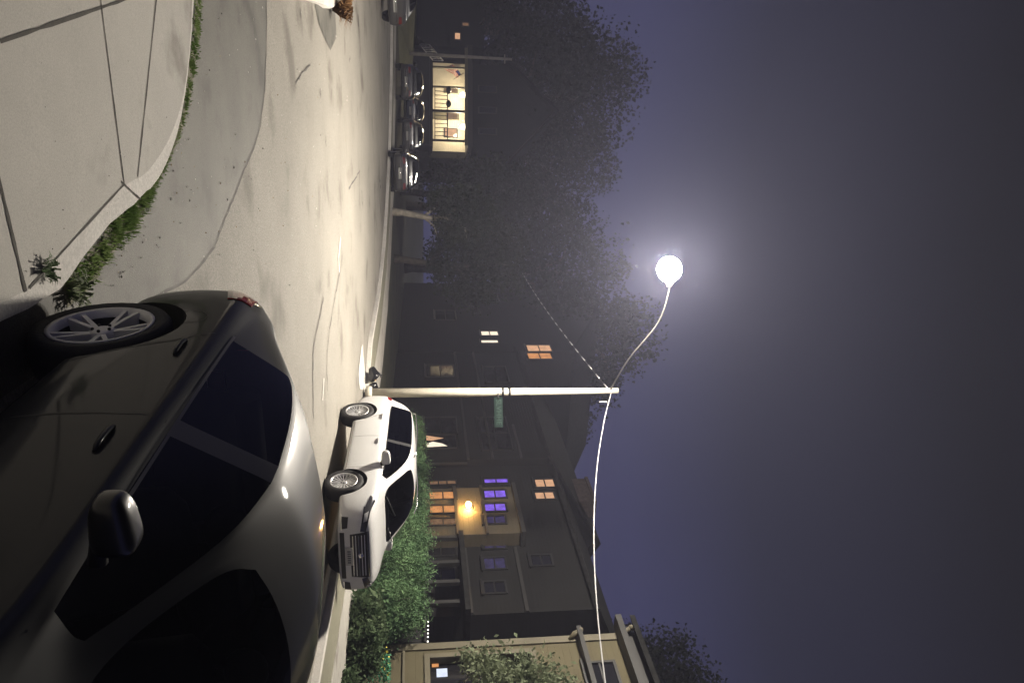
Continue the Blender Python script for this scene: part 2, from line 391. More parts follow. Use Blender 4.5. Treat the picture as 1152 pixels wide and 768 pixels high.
# far verge and pavement
def offs(line, d):
    out = []
    for i, p in enumerate(line):
        t = (line[min(i+1, len(line)-1)]-line[max(i-1, 0)]).normalized(); out.append(p+Vector((t.y, -t.x, 0))*d)
    return out
f0 = far[:]; f1 = offs(far, .16); f2 = offs(far, 1.25); f3 = offs(far, 2.95)
def strip(name, a, b, off, m, t=.12):
    k = MB()
    for i in range(len(a)-1): k.slab(flatz([a[i], a[i+1], b[i+1], b[i]], off), t)
    o = k.build(name, m); bm = bmesh.new(); bm.from_mesh(o.data)
    bmesh.ops.remove_doubles(bm, verts=bm.verts, dist=.001); bm.to_mesh(o.data); bm.free()
    return tag(o, kind='structure')
kn = MB()
strip('far_kerb', f0, f1, .125, kerbmat)
strip('far_verge', f1, f2, .118, layered('pale_verge', (.17, .165, .12), (.24, .23, .175), .7, 60, .25, .9, .5, 40))
strip('far_pavement', f2, f3, .13, concrete)
sheet('apron', [gnd(*q) for q in ((404, 437), (402.5, 420), (404, 405), (406, 390), (407.5, 387), (408, 400), (410, 420), (412.5, 440))], .02, kerbmat)

b = MB(); lp = [gnd(446, -60), at(471, -60, 52), at(468, 40, 52), at(464, 76, 52), gnd(450, 78), gnd(447, 20)]
b.slab(lp, .3); o = b.build('lawn_slope', layered('lawn', (.14, .15, .08), (.22, .225, .13), .5, 30, .4, .9, .8, 20)); tag(o, kind='structure')
# grass along the near kerb
gp = []; gh = []
line = [gnd(x, y) for x, y in ((70, 330), (92, 312), (112, 285), (128, 262), (146, 240), (166, 214), (182, 188), (194, 165), (204, 135), (210, 105), (215, 70), (219, 40), (221, 10), (223, -30))]
wid = [.14, .17, .13, .16, .17, .10, .06, .05, .07, .10, .13, .14, .14, .14]
den = [150, 220, 300, 800, 800, 240, 90, 90, 170, 300, 330, 330, 330]
gb = MB()
for i in range(len(line)-1):
    a, b_ = line[i], line[i+1]
    clus = [random.random() for _ in range(7)]
    for _ in range(int(den[i]*1.0)):
        t = min(1, max(0, random.choice(clus)+random.gauss(0, .06))) if random.random() < .75 else random.random(); p = a.lerp(b_, t); w = wid[i]*(1-t)+wid[i+1]*t
        d = (b_-a).normalized(); q = Vector((d.y, -d.x, 0)); o = random.gauss(0, .32)*w
        p = p+q*o; p.z = gz(p.y)+.01
        h = random.uniform(.010, .036)*(1.3 if i < 5 else .8); an = random.uniform(0, 6.28); l = random.uniform(.2, 1.)
        dx = Vector((math.cos(an), math.sin(an), 0)); sx = Vector((-dx.y, dx.x, 0))*random.uniform(.003, .007)
        gb.add([p-sx, p+sx, p+dx*h*l+Vector((0, 0, h))], [(0, 1, 2)])
tag(gb.build('kerb_grass', grassmat), kind='stuff')
# thin soil under the grass
sb = MB(); sb.ribbon([Vector((p.x, p.y, gz(p.y)+.011)) for p in smooth(line, 4)], [w*random.uniform(.8, 1.25) for w in np.interp(np.linspace(0, 13, 53), range(14), wid)])
tag(sb.build('kerb_soil', mat('kerb_soil', (.10, .10, .06), .9, col2=(.20, .185, .13), nscale=9, bump=.6, bscale=30)), kind='structure')
grit = MB(); rs = random.Random(5)
for _ in range(560):
    px = rs.uniform(20, 400); py = rs.uniform(-20, 330)
    p = gnd(px, py); off = .014
    if px < 200: p = gnd(px, py, .13); off = .134
    dk = min((p-q).length for q in line)
    if dk < .30 and px > 60: off = .015; p = gnd(px, py)
    if dk > .5 and rs.random() < (.85 if off > .1 else .55): continue
    r_ = rs.uniform(.004, .011)*(1+.06*p.y)*(.42 if off > .1 else 1); an = rs.uniform(0, 6.28); z = gz(p.y)+off
    c = [Vector((p.x+r_*rs.uniform(.5, 1.2)*math.cos(an+k*1.57), p.y+r_*rs.uniform(.5, 1.2)*math.sin(an+k*1.57), z)) for k in range(4)]
    top = Vector((p.x, p.y, z+r_*rs.uniform(.3, .9)))
    grit.add(c+[top], [(0, 1, 4), (1, 2, 4), (2, 3, 4), (3, 0, 4)], rs.choice((0, 0, 0, 1)) if off > .1 else rs.choice((0, 0, 1, 2)))
tag(grit.build('grit', [mat('grit_pale', (.6, .58, .54), .8), mat('grit_dark', (.06, .055, .045), .8), mat('dry_leaf', (.22, .15, .07), .8)]), kind='stuff')
def weed(name, base, n, h, m, label, cat='weed', w=.014, group=None):
    b = MB()
    for _ in range(n):
        an = random.uniform(0, 6.28); l = random.uniform(.3, 1.1)*h; hh = h*random.uniform(.4, 1)
        d = Vector((math.cos(an), math.sin(an), 0)); s_ = Vector((-d.y, d.x, 0))*w*random.uniform(.6, 1.3)
        p = base+d*random.uniform(0, .05); mid = p+d*l*.5+Vector((0, 0, hh*.9)); tip = p+d*l+Vector((0, 0, hh*.75))
        b.add([p-s_*.3, p+s_*.3, mid+s_, mid-s_, tip], [(0, 1, 2, 3), (3, 2, 4)])
    return tag(b.build(name, m), label, cat, group)
weed('weed', gnd(50, 303, .13), 60, .05, leaf_broad, 'dark leafy weed growing from the pavement joint behind the kerb', w=.006)
weed('weed', gnd(78, 325), 60, .11, leaf_bush, 'pale long-bladed weed against the kerb by the charcoal car rear wheel', w=.008)
weed('weed', gnd(374, 10, .05), 160, .42, dryweed, 'rusty brown dead weed at the tip of the opposite corner pavement', w=.02)

# ------------------------------------------------------------------ cars
def evaluated(o):
    dg = bpy.context.evaluated_depsgraph_get(); dg.update()
    return bpy.data.meshes.new_from_object(o.evaluated_get(dg))
def car_matrix(P, fwd):
    n = Vector((0, -SL, 1)).normalized(); f = Vector(fwd); f = (f-n*f.dot(n)).normalized(); l = n.cross(f)
    M = Matrix((f, l, n)).transposed().to_4x4(); M.translation = P; return M
def make_wheel(root, x, y, r, rim_r, w, side, spokes, rimmat, twin=True, detail=True):
    """tyre and rim, outward face towards side*y"""
    seg = 40 if detail else 18
    prof = [(rim_r*.96, -w*.5), (rim_r+.012, -w*.5), (r*.93, -w*.52), (r*.985, -w*.40), (r, -w*.2), (r, w*.2), (r*.985, w*.40), (r*.93, w*.52), (rim_r+.012, w*.5), (rim_r*.96, w*.46)]
    b = MB(); n = len(prof)
    vs = [(x+pr*math.cos(2*math.pi*k/seg), y+side*py, r+pr*math.sin(2*math.pi*k/seg)) for k in range(seg) for pr, py in prof]
    b.add(vs, [(k*n+i, k*n+i+1, ((k+1) % seg)*n+i+1, ((k+1) % seg)*n+i) for k in range(seg) for i in range(n-1)], 0, True)
    tyre = b.build('tyre', rubber, None, True)
    b = MB(); prof = [(rim_r*.97, w*.46), (rim_r*.985, w*.50), (rim_r*.90, w*.49), (rim_r*.86, w*.30), (rim_r*.80, -w*.3), (.0, -w*.3)]
    n = len(prof)
    vs = [(x+pr*math.cos(2*math.pi*k/seg), y+side*py, r+pr*math.sin(2*math.pi*k/seg)) for k in range(seg) for pr, py in prof]
    b.add(vs, [(k*n+i, k*n+i+1, ((k+1) % seg)*n+i+1, ((k+1) % seg)*n+i) for k in range(seg) for i in range(3)], 0, True)
    b.add(vs, [(k*n+i, k*n+i+1, ((k+1) % seg)*n+i+1, ((k+1) % seg)*n+i) for k in range(seg) for i in range(3, n-1)], 1, True)
    for k in range(spokes):
        a0 = 2*math.pi*k/spokes+.3
        for off in ((-.11, .11) if twin else (0,)):
            a1 = a0+off*1.5; ai = a0+off*.7
            o_ = Vector((math.cos(a1), 0, math.sin(a1)))*rim_r*.93; i_ = Vector((math.cos(ai), 0, math.sin(ai)))*rim_r*.20
            t = (o_-i_).normalized(); q = Vector((-t.z, 0, t.x)); wd0, wd1 = rim_r*.060, rim_r*(.050 if twin else .11)
            if not twin: wd0 = rim_r*.09
            c = Vector((x, y, r)); yo = Vector((0, side, 0))
            ring = []
            for (pt, wd, d0, d1) in ((i_, wd0, .34, .10), (o_, wd1, .47, .20)):
                ring += [c+pt-q*wd+yo*w*d1, c+pt+q*wd+yo*w*d1, c+pt+q*wd*.8+yo*w*d0, c+pt-q*wd*.8+yo*w*d0]
            b.add(ring, [(0, 1, 5, 4), (1, 2, 6, 5), (2, 3, 7, 6), (3, 0, 4, 7)], 0)
    hub = [(rim_r*.26, w*.12), (rim_r*.25, w*.34), (rim_r*.13, w*.40), (0, w*.41)]; n = 4
    vs = [(x+pr*math.cos(2*math.pi*k/16), y+side*py, r+pr*math.sin(2*math.pi*k/16)) for k in range(16) for pr, py in hub]
    b.add(vs, [(k*n+i, k*n+i+1, ((k+1) % 16)*n+i+1, ((k+1) % 16)*n+i) for k in range(16) for i in range(3)], 0, True)
    for k in range(5):
        a = 2*math.pi*k/5; b.sphere((x+rim_r*.17*math.cos(a), y+side*w*.40, r+rim_r*.17*math.sin(a)), rim_r*.035, 6, 4, 1)
    rim = b.build('rim', [rimmat, trimblack], None, True)
    tyre.parent = root; tyre.name = 'wheel'; rim.parent = tyre
    return tyre
def make_car(st, glass, wheels, paint, name, label, M, group=None, level=3, cat='car', spokes=5, rimmat=None, twin=True, extras=None, wbp=None):
    """st: stations (x, zb, w, zsh, zbelt, wbelt, zr, wr, ztop); glass: interval index -> set of bands that are glass/pillar"""
    root = empty(name, (0, 0, 0), label, cat, group, M)
    vs = []; rows = []
    for (x, zb, w, zsh, zbelt, wbelt, zr, wr, zt, *ex) in st:
        rl_ = ex[0] if ex else .13
        half = [(0, zb), (w*.84, zb), (w*.965, zb+.07), (w, zb+(zsh-zb)*.52), (w*.985, zsh), (wbelt, zbelt), (wr, zr), (wr-rl_, zr+(zt-zr)*(.45 if rl_ > .1 else .22)), (0, zt)]
        row = [len(vs)+i for i in range(16)]
        vs += [(x, y, z) for y, z in half]+[(x, -y, z) for y, z in half[-2:0:-1]]
        rows.append(row)
    fs, mi = [], []
    band = lambda j: j if j < 8 else 15-j
    for i in range(len(rows)-1):
        for j in range(16):
            fs.append((rows[i][j], rows[i][(j+1) % 16], rows[i+1][(j+1) % 16], rows[i+1][j])); mi.append(glass.get(i, {}).get(band(j), 0))
    fs.append(tuple(rows[0])); mi.append(0); fs.append(tuple(rows[-1][::-1])); mi.append(0)
    me = bpy.data.meshes.new('body'); me.from_pydata(vs, [], fs); me.polygons.foreach_set('material_index', mi)
    bm = bmesh.new(); bm.from_mesh(me); bmesh.ops.recalc_face_normals(bm, faces=bm.faces)
    cr = bm.edges.layers.float.new('crease_edge')
    n = len(rows)
    for e in bm.edges:
        a, b = sorted((e.verts[0].index, e.verts[1].index)); ja, jb = a % 16, b % 16
        if b-a == 16:
            if ja in (5, 11): e[cr] = .55
            elif ja in (4, 12): e[cr] = .25
            elif ja in (6, 10, 2, 14): e[cr] = .35
        ms = {f.material_index for f in e.link_faces}
        if len(ms) > 1: e[cr] = max(e[cr], .6)
    bm.to_mesh(me); bm.free()
    tmp = bpy.data.objects.new('body', me); C.objects.link(tmp)
    for k in range(7): me.materials.append(None)
    sub = tmp.modifiers.new('s', 'SUBSURF'); sub.levels = level; sub.render_levels = level
    cut = MB(); seg = 40
    for (x, ym, r, rr, w) in wheels:
        for sgn in (1, -1):
            R_ = r+.055; y0, y1 = sgn*(ym-.20), sgn*(ym+.5)
            ring0 = [(x+R_*math.cos(2*math.pi*k/seg), y0, r+.01+R_*math.sin(2*math.pi*k/seg)) for k in range(seg)]
            ring1 = [(a, y1, c) for a, _, c in ring0]
            cut.add(ring0+ring1, [list(range(seg)), list(range(2*seg-1, seg-1, -1))]+[[k, seg+k, seg+(k+1) % seg, (k+1) % seg] for k in range(seg)], 5)
    cm = cut.mesh('cutter'); co = bpy.data.objects.new('cutter', cm); C.objects.link(co)
    for k in range(7): cm.materials.append(None)
    bo = tmp.modifiers.new('w', 'BOOLEAN'); bo.operation = 'DIFFERENCE'; bo.object = co; bo.solver = 'EXACT'
    full = evaluated(tmp)
    bpy.data.objects.remove(co); bpy.data.objects.remove(tmp)
    if len(full.materials) == 0:
        for k in range(7): full.materials.append(None)
    bmf = bmesh.new(); bmf.from_mesh(full); bvh = BVHTree.FromBMesh(bmf)
    # split by material: 0 paint, 1 side glass, 2 windscreen, 3 rear window, 4 pillar, 5 arch liner
    names = {0: 'body', 1: 'side_window', 2: 'windscreen', 3: 'rear_window', 4: 'door_pillar', 5: 'arch_liner'}
    mm = {0: paint, 1: glassblack, 2: glassblack, 3: glassblack, 4: pillar, 5: trimblack}
    objs = {}
    def pull(faces, nm, m_):
        idx = {}; vv = []; ff = []
        for f in faces:
            q = []
            for v in f.verts:
                if v.index not in idx: idx[v.index] = len(vv); vv.append(tuple(v.co))
                q.append(idx[v.index])
            ff.append(q)
        if not ff: return None
        m2 = bpy.data.meshes.new(nm); m2.from_pydata(vv, [], ff); m2.polygons.foreach_set('use_smooth', [True]*len(ff)); m2.update()
        o = link(nm, m2, m_, root, True); return o
    for k, nm in names.items():
        fk = [f for f in bmf.faces if f.material_index == k]
        if k in (1, 4, 5):      # each pane of its own
            todo = set(fk)
            while todo:
                s0 = todo.pop(); stack = [s0]; comp = [s0]
                while stack:
                    f = stack.pop()
                    for e in f.edges:
                        for g in e.link_faces:
                            if g in todo: todo.remove(g); stack.append(g); comp.append(g)
                pull(comp, nm, mm[k])
        else:
            o = pull(fk, nm, mm[k])
            if k == 0 and o:
                a = o.modifiers.new('e', 'EDGE_SPLIT'); a.split_angle = R(50)
    bmf.free()
    for (x, ym, r, rr, w) in wheels:
        for sgn in (1, -1): make_wheel(root, x, sgn*(ym-w*.5), r, rr, w, sgn, spokes, rimmat or alloy, twin, level > 2)
    def cast(o, d):
        h = bvh.ray_cast(Vector(o), Vector(d)); return h[0], h[1]
    # decals that hug the shell
    def patch(nm, quad, d, m_, thick=.012, nu=10, nv=5, parent=None, curve=None):
        """quad: four (a,b) corners in the plane square to d; d is '-x','+x' or '-y','+y'"""
        pts = []
        for i in range(nu+1):
            for j in range(nv+1):
                s_, t_ = i/nu, j/nv
                a = (1-s_)*((1-t_)*quad[0][0]+t_*quad[3][0])+s_*((1-t_)*quad[1][0]+t_*quad[2][0])
                z = (1-s_)*((1-t_)*quad[0][1]+t_*quad[3][1])+s_*((1-t_)*quad[1][1]+t_*quad[2][1])
                if d[1] == 'x':
                    sg = 1 if d[0] == '+' else -1; h, n_ = cast((-sg*8, a, z), (sg, 0, 0))
                    if h is None: h = bvh.find_nearest(Vector(((st[-1][0] if sg < 0 else st[0][0]), a, z)))[0]
                    h = Vector(h)-Vector((sg*thick, 0, 0))
                else:
                    sg = 1 if d[0] == '+' else -1; h, n_ = cast((a, -sg*5, z), (0, sg, 0))
                    if h is None: h = bvh.find_nearest(Vector((a, -sg*st[4][2], z)))[0]
                    h = Vector(h)-Vector((0, sg*thick, 0))
                pts.append(h)
        k = nv+1; b = MB()
        dv = Vector((1, 0, 0)) if d == '+x' else Vector((-1, 0, 0)) if d == '-x' else Vector((0, 1, 0)) if d == '+y' else Vector((0, -1, 0))
        back = [p+dv*(thick+.012) for p in pts]; m0 = len(pts)
        fcs = [(i*k+j, (i+1)*k+j, (i+1)*k+j+1, i*k+j+1) for i in range(nu) for j in range(nv)]
        bd = [i*k for i in range(nu+1)]+[nu*k+j for j in range(1, nv+1)]+[i*k+nv for i in range(nu-1, -1, -1)]+[j for j in range(nv-1, 0, -1)]
        side = [(bd[q], bd[(q+1) % len(bd)], m0+bd[(q+1) % len(bd)], m0+bd[q]) for q in range(len(bd))]
        b.add(pts+back, fcs+side, 0, False)
        return b.build(nm, m_, parent or root, True)
    def seam(pts, w=.010, m_=trimblack, nm='panel_gap', side=1, lift=.0015, depth=None):
        b = MB(); out = []
        for (x, z) in pts:
            h, n_ = cast((x, side*5, z), (0, -side, 0))
            if h is not None: out.append((h, n_))
        vs_ = []
        for i, (h, n_) in enumerate(out):
            t = (out[min(i+1, len(out)-1)][0]-out[max(i-1, 0)][0]).normalized(); q = n_.cross(t).normalized()
            vs_ += [h+n_*lift+q*w/2, h+n_*lift-q*w/2]
        b.add(vs_, [(2*i, 2*i+1, 2*i+3, 2*i+2) for i in range(len(out)-1)], 0, True)
        return b.build(nm, m_, root, True)
    if extras: extras(root, cast, patch, seam)
    return root
def lin(a, b, n=10): return [(a[0]+(b[0]-a[0])*i/n, a[1]+(b[1]-a[1])*i/n) for i in range(n+1)]
def mirror_part(root, x, y, z, side, m_, s=1.):
    """door mirror: housing, foot and glass"""
    b = MB(); b.sphere((0, 0, 0), 1., 28, 18)
    se = lambda q: math.copysign(abs(q)**.62, q)
    b.v = [(x+.075*s*se(p[0])*(1-.12*se(p[1])*side), y+side*.10*s+.125*s*se(p[1]), z+.05*s+.078*s*se(p[2])*(1-.16*side*se(p[1]))) for p in b.v]
    o = b.build('mirror', m_, root, True)
    f = MB(); f.tube([(x+.03*s, y-side*.04, z-.02*s), (x+.01, y+side*.08*s, z+.0)], [.035*s, .028*s], 10); f.build('mirror_foot', trimblack, o, True)
    g = MB(); g.sphere((x-.052*s, y+side*.10*s, z+.05*s), .10*s, 16, 8, 0, (.30, 1.0, .70)); g.build('mirror_glass', glassblack, o, True)
def handle_part(root, cast, x, z, side, m_, l=.20):
    h, n_ = cast((x, side*5, z), (0, -side, 0))
    if h is None: return
    pts = []
    for i in range(9):
        t = i/8; hh, nn = cast((x-l/2+l*t, side*5, z), (0, -side, 0)); pts.append(hh+nn*(.002+.016*math.sin(math.pi*min(1, max(0, t)))**.5))
    b = MB(); b.tube(pts, [.007]+[.011]*7+[.007], 8); b.build('door_handle', m_, root, True)

def cabin(root, x, zs, zt, yw, dash):
    for sy in (1, -1):
        b = MB(); y = sy*yw
        b.tube([(x+.35, y, zs), (x+.06, y, zs+.02), (x-.04, y, zs+.25), (x-.10, y, zt-.22), (x-.13, y, zt-.16)], [.16, .20, .21, .19, .12], 14)
        b.v = [(a, y+(c-y)*1.15, d) if True else 0 for a, c, d in b.v]
        o = b.build('seat', seatcloth, root, True)
        h = MB(); h.sphere((x-.15, y, zt-.03), .12, 14, 10, 0, (.45, 1.05, .80)); h.tube([(x-.13, y-.05, zt-.2), (x-.14, y-.05, zt-.1)], .008, 6); h.tube([(x-.13, y+.05, zt-.2), (x-.14, y+.05, zt-.1)], .008, 6); h.build('headrest', seatcloth, o, True)
    b = MB(); b.tube([(x-.85, -yw-.2, zt-.35), (x-.85, yw+.2, zt-.35)], [.20, .20], 14); b.tube([(x-.95, -yw-.2, zt-.15), (x-.95, yw+.2, zt-.15)], [.10, .10], 12); b.build('rear_seat', seatcloth, root, True)
    b = MB(); b.tube([(dash, -yw-.30, zs+.38), (dash, yw+.30, zs+.38)], [.16, .16], 14); b.build('dashboard', trimblack, root, True)
    b = MB(); n = 24; c = Vector((dash-.28, yw, zs+.42)); pts = [c+Vector((.06*math.sin(2*math.pi*k/n), .18*math.cos(2*math.pi*k/n), .17*math.sin(2*math.pi*k/n))) for k in range(n+1)]; b.tube(pts, .014, 8); b.tube([c+Vector((0, .17, 0)), c-Vector((0, .17, 0))], .012, 6); b.tube([c, Vector((dash, yw, zs+.36))], .02, 6); b.build('steering_wheel', trimblack, root, True)
# --- charcoal fastback beside the camera (its right flank faces us)
bst = [(-.80, .40, .72, .70, .78, .64, .82, .52, .84), (-.75, .30, .82, .80, .92, .72, .97, .60, .99), (-.52, .26, .865, .85, .935, .75, 1.005, .64, 1.035),
       (-.36, .25, .88, .87, .935, .765, 1.05, .64, 1.10), (.05, .23, .888, .87, .93, .81, 1.20, .61, 1.29), (.40, .22, .89, .87, .925, .82, 1.275, .60, 1.40),
       (.88, .21, .89, .87, .915, .825, 1.29, .60, 1.45), (.985, .21, .89, .87, .913, .825, 1.285, .60, 1.45), (1.28, .21, .89, .87, .91, .825, 1.235, .61, 1.40, .085),
       (1.55, .21, .89, .87, .915, .825, 1.12, .64, 1.27, .05), (1.90, .21, .89, .87, .925, .82, .965, .70, 1.06, .045), (2.15, .21, .89, .86, .915, .77, .945, .68, .99),
       (2.6, .22, .89, .85, .89, .74, .92, .62, .95), (3.1, .24, .86, .78, .82, .68, .85, .55, .87), (3.4, .28, .74, .68, .72, .58, .74, .46, .76), (3.48, .34, .66, .60, .64, .50, .66, .40, .68)]
bglass = {3: {7: 3}, 4: {5: 1, 7: 3}, 5: {5: 1}, 6: {5: 4}, 7: {5: 1}, 8: {5: 1, 7: 2}, 9: {5: 1, 7: 2}, 10: {7: 2}}
BR = up(3.54, 2.25, 0); BR.z = gz(BR.y)
def black_extras(root, cast, patch, seam):
    sd = -1; cabin(root, 1.12, .42, 1.12, .37, 1.92)
    seam(lin((.93, .24), (.93, .90)), side=sd); seam(lin((1.95, .24), (1.98, .90)), side=sd)
    seam(lin((.05, .90), (.20, .74), 4)+lin((.22, .72), (.42, .30), 8), side=sd); seam(lin((-.66, .80), (-.40, .33)), side=sd)
    seam(lin((.42, .235), (2.2, .235)), .012, side=sd)
    seam(lin((.0, .928), (1.55, .925), 24), .012, pillar, 'window_trim', sd, .003)
    handle_part(root, cast, 1.12, .76, sd, black_paint, .17); handle_part(root, cast, .30, .77, sd, black_paint, .17)
    mirror_part(root, 1.71, -.875, .985, sd, mirror_black, .76)
    for s_ in (1, -1):
        q = [(-.745, .72), (-.42, .80), (-.48, .905), (-.745, .885)]
        patch('tail_light', q, '-y' if s_ > 0 else '+y', redlens, .008)
        c = patch('tail_light', [(s_*.72, .70), (s_*.40, .72), (s_*.40, .82), (s_*.66, .82)], '+x', redlens, .014)
        patch('reverse_lamp', [(s_*.70, .645), (s_*.55, .65), (s_*.55, .69), (s_*.70, .685)], '+x', clearlens, .014, parent=c)
    patch('number_plate', [(-.26, .52), (.26, .52), (.26, .63), (-.26, .63)], '+x', platemat, .012)
    # fuel flap and side marker glint
    seam([(-.10+.09*math.cos(a/10*6.283), .70+.08*math.sin(a/10*6.283)) for a in range(11)], .005, side=sd)
    # wiper
    w = MB(); w.tube([(2.16, .35, 1.0), (1.95, -.25, 1.085)], .010, 6); w.build('wiper', trimblack, root, True)
make_car(bst, bglass, [(0, .875, .315, .240, .21), (2.65, .875, .315, .240, .21)], black_paint, 'parked_car',
         'charcoal fastback car parked close beside the near kerb, right flank and wheel showing', car_matrix(BR, -U), 'cars parked along the street', 3, 'car', 5, alloy_dull, True, black_extras)

# --- white crossover across the street
sst = [(-.95, .52, .76, .84, .95, .68, 1.03, .58, 1.05), (-.91, .42, .86, .95, 1.07, .78, 1.22, .66, 1.26), (-.72, .32, .92, 1.0, 1.09, .81, 1.42, .68, 1.50),
       (-.42, .28, .94, 1.0, 1.09, .83, 1.545, .68, 1.64), (-.05, .27, .95, 1.0, 1.085, .84, 1.585, .68, 1.685), (.62, .26, .95, 1.0, 1.075, .84, 1.60, .68, 1.71), (1.10, .26, .95, 1.0, 1.07, .84, 1.60, .68, 1.71),
       (1.19, .26, .95, 1.0, 1.068, .84, 1.595, .68, 1.71), (1.68, .26, .95, 1.0, 1.06, .84, 1.55, .68, 1.675), (2.1, .26, .95, 1.0, 1.06, .84, 1.37, .71, 1.52),
       (2.52, .26, .95, 1.0, 1.06, .84, 1.135, .76, 1.25), (2.78, .26, .95, 1.0, 1.055, .83, 1.075, .74, 1.13), (3.3, .30, .94, .97, 1.02, .80, 1.04, .66, 1.07),
       (3.62, .32, .89, .88, .95, .74, .975, .58, .99), (3.76, .33, .82, .78, .87, .66, .90, .50, .915), (3.81, .36, .74, .68, .76, .58, .80, .44, .82)]
sglass = {2: {7: 3}, 1: {7: 3}, 3: {5: 1}, 4: {5: 1}, 5: {5: 1}, 6: {5: 4}, 7: {5: 1}, 8: {5: 1, 7: 2}, 9: {5: 1, 7: 2}, 10: {7: 2}}
def suv_extras(root, cast, patch, seam):
    cabin(root, 1.42, .62, 1.36, .40, 2.36)
    for sd in (-1, 1):
        seam(lin((1.14, .34), (1.14, 1.05)), .009, side=sd); seam(lin((2.32, .34), (2.36, 1.04)), .009, side=sd); seam(lin((.12, 1.05), (.42, .55)), .009, side=sd)
        seam(lin((.44, .36), (2.36, .36), 16), .02, chrome, 'sill_strip', sd, .004)
        seam(lin((-.3, 1.085), (2.3, 1.075), 24), .018, trimblack, 'window_trim', sd, .003)
        handle_part(root, cast, 1.36, .90, sd, chrome, .24); handle_part(root, cast, .30, .92, sd, chrome, .24)
        mirror_part(root, 2.16, sd*.92, 1.06, sd, white_paint, 1.15)
        rl = MB(); rl.tube([(-.35, sd*.66, 1.60), (-.25, sd*.68, 1.66), (.6, sd*.68, 1.70), (1.4, sd*.68, 1.69), (1.62, sd*.68, 1.64)], .013, 8); rl.build('roof_rail', chrome, root, True)
        hl = patch('headlight', [(sd*.88, .80), (sd*.52, .74), (sd*.50, .84), (sd*.86, .93)], '-x', darklens, .012)
        patch('headlight_lens', [(sd*.82, .82), (sd*.70, .80), (sd*.70, .86), (sd*.82, .89)], '-x', clearlens, .02, parent=hl)
        patch('headlight', [(3.28, .90), (3.66, .80), (3.66, .90), (3.34, .985)], '-y' if sd > 0 else '+y', darklens, .008)
        patch('tail_light', [(-.92, .98), (-.62, 1.02), (-.66, 1.09), (-.92, 1.08)], '-y' if sd > 0 else '+y', redlens, .008)
        fg = patch('fog_lamp_recess', [(sd*.80, .42), (sd*.58, .42), (sd*.60, .52), (sd*.80, .54)], '-x', trimblack, .010)
        patch('fog_lamp_trim', [(sd*.81, .405), (sd*.57, .405), (sd*.57, .425), (sd*.81, .425)], '-x', chrome, .022, parent=fg)
    gr = patch('grille', [(-.46, .56), (.46, .56), (.50, .86), (-.50, .86)], '-x', trimblack, .010)
    for k in range(5):
        z = .60+k*.052; patch('grille_bar', [(-.44, z), (.44, z), (.44, z+.014), (-.44, z+.014)], '-x', chrome if k in (0, 2) else alloy, .022, 10, 1, gr)
    patch('grille_surround', [(-.50, .865), (.50, .865), (.50, .89), (-.50, .89)], '-x', chrome, .016)
    b = MB(); b.sphere((3.815, 0, .74), .055, 16, 8, 0, (.3, 1, 1)); b.build('badge', chrome, root, True)
    patch('lower_grille', [(-.5, .38), (.5, .38), (.5, .46), (-.5, .46)], '-x', trimblack, .010)
    pl = patch('number_plate', [(-.19, .47), (.19, .47), (.19, .60), (-.19, .60)], '-x', platemat, .030)
    for k in range(6):
        y = -.13+k*.048; patch('plate_mark', [(y, .505), (y+.028, .505), (y+.028, .565), (y, .565)], '-x', platedark, .034, 2, 2, pl)
    w = MB(); w.tube([(2.72, -.5, 1.14), (2.5, .1, 1.29)], .012, 6); w.tube([(2.74, .2, 1.15), (2.53, .7, 1.22)], .012, 6); w.build('wiper', trimblack, root, True)
    # inspection stickers inside the screen
    b = MB(); b.sphere((2.62, .42, 1.19), .03, 8, 6, 0, (1., 1., .5)); b.build('screen_sticker', clearlens, root, True)
Uv = Vector((-math.sin(R(22.5)), math.cos(R(22.5)), 0)); Nv = Vector((Uv.y, -Uv.x, 0))
FWp = Vector((2.50, 13.45, 0))
SR = FWp+Uv*2.735+Nv*.90; SR.z = gz(SR.y)+.005
make_car(sst, sglass, [(0, .94, .37, .262, .25), (2.8, .94, .37, .262, .25)], white_paint, 'parked_car',
         'white crossover parked across the street in front of the hedge shrubs', car_matrix(SR, -Uv) @ Matrix.Scale(.955, 4), 'cars parked along the street', 3, 'crossover', 10, alloy, True, suv_extras)

# --- small parked cars up the street: two master shapes, then copies with their parts
paint_cols = {'black': mat('black_car_paint', (.02, .02, .022), .25, coat=1.), 'silver': mat('silver_car_paint', (.05, .05, .053), .3, metal=.3, coat=1.), 'blue': mat('navy_car_paint', (.02, .025, .05), .25, coat=1.)}
for m_ in paint_cols.values(): lined(m_)
def far_extras(root, cast, patch, seam):
    for s_ in (1, -1):
        patch('tail_light', [(s_*.72, .68), (s_*.42, .70), (s_*.42, .80), (s_*.68, .80)], '+x', mat('dim_red_lens', (.10, .008, .008), .2), .014)
        patch('headlight', [(s_*.62, .56), (s_*.40, .56), (s_*.40, .63), (s_*.60, .64)], '-x', clearlens, .014)
        mirror_part(root, 1.90, s_*.885, .945, s_, trimblack)
    patch('number_plate', [(-.24, .50), (.24, .50), (.24, .63), (-.24, .63)], '+x', mat('dull_plate', (.3, .3, .29), .5), .012)
    patch('number_plate', [(-.24, .40), (.24, .40), (.24, .50), (-.24, .50)], '-x', mat('dull_plate', (.3, .3, .29), .5), .012)
    b = MB(); b.tube([(-.80, -.6, .60), (-.83, 0, .60), (-.80, .6, .60)], .02, 6); b.build('bumper_trim', chrome, root, True)
def copy_tree(o, parent=None):
    c = o.copy(); C.objects.link(c)
    if parent: c.parent = parent
    for ch in list(o.children): copy_tree(ch, c)
    return c
def repaint(root, m):
    for ch in root.children:
        if ch.name.startswith('body'):
            ch.data = ch.data.copy(); ch.data.materials[0] = m
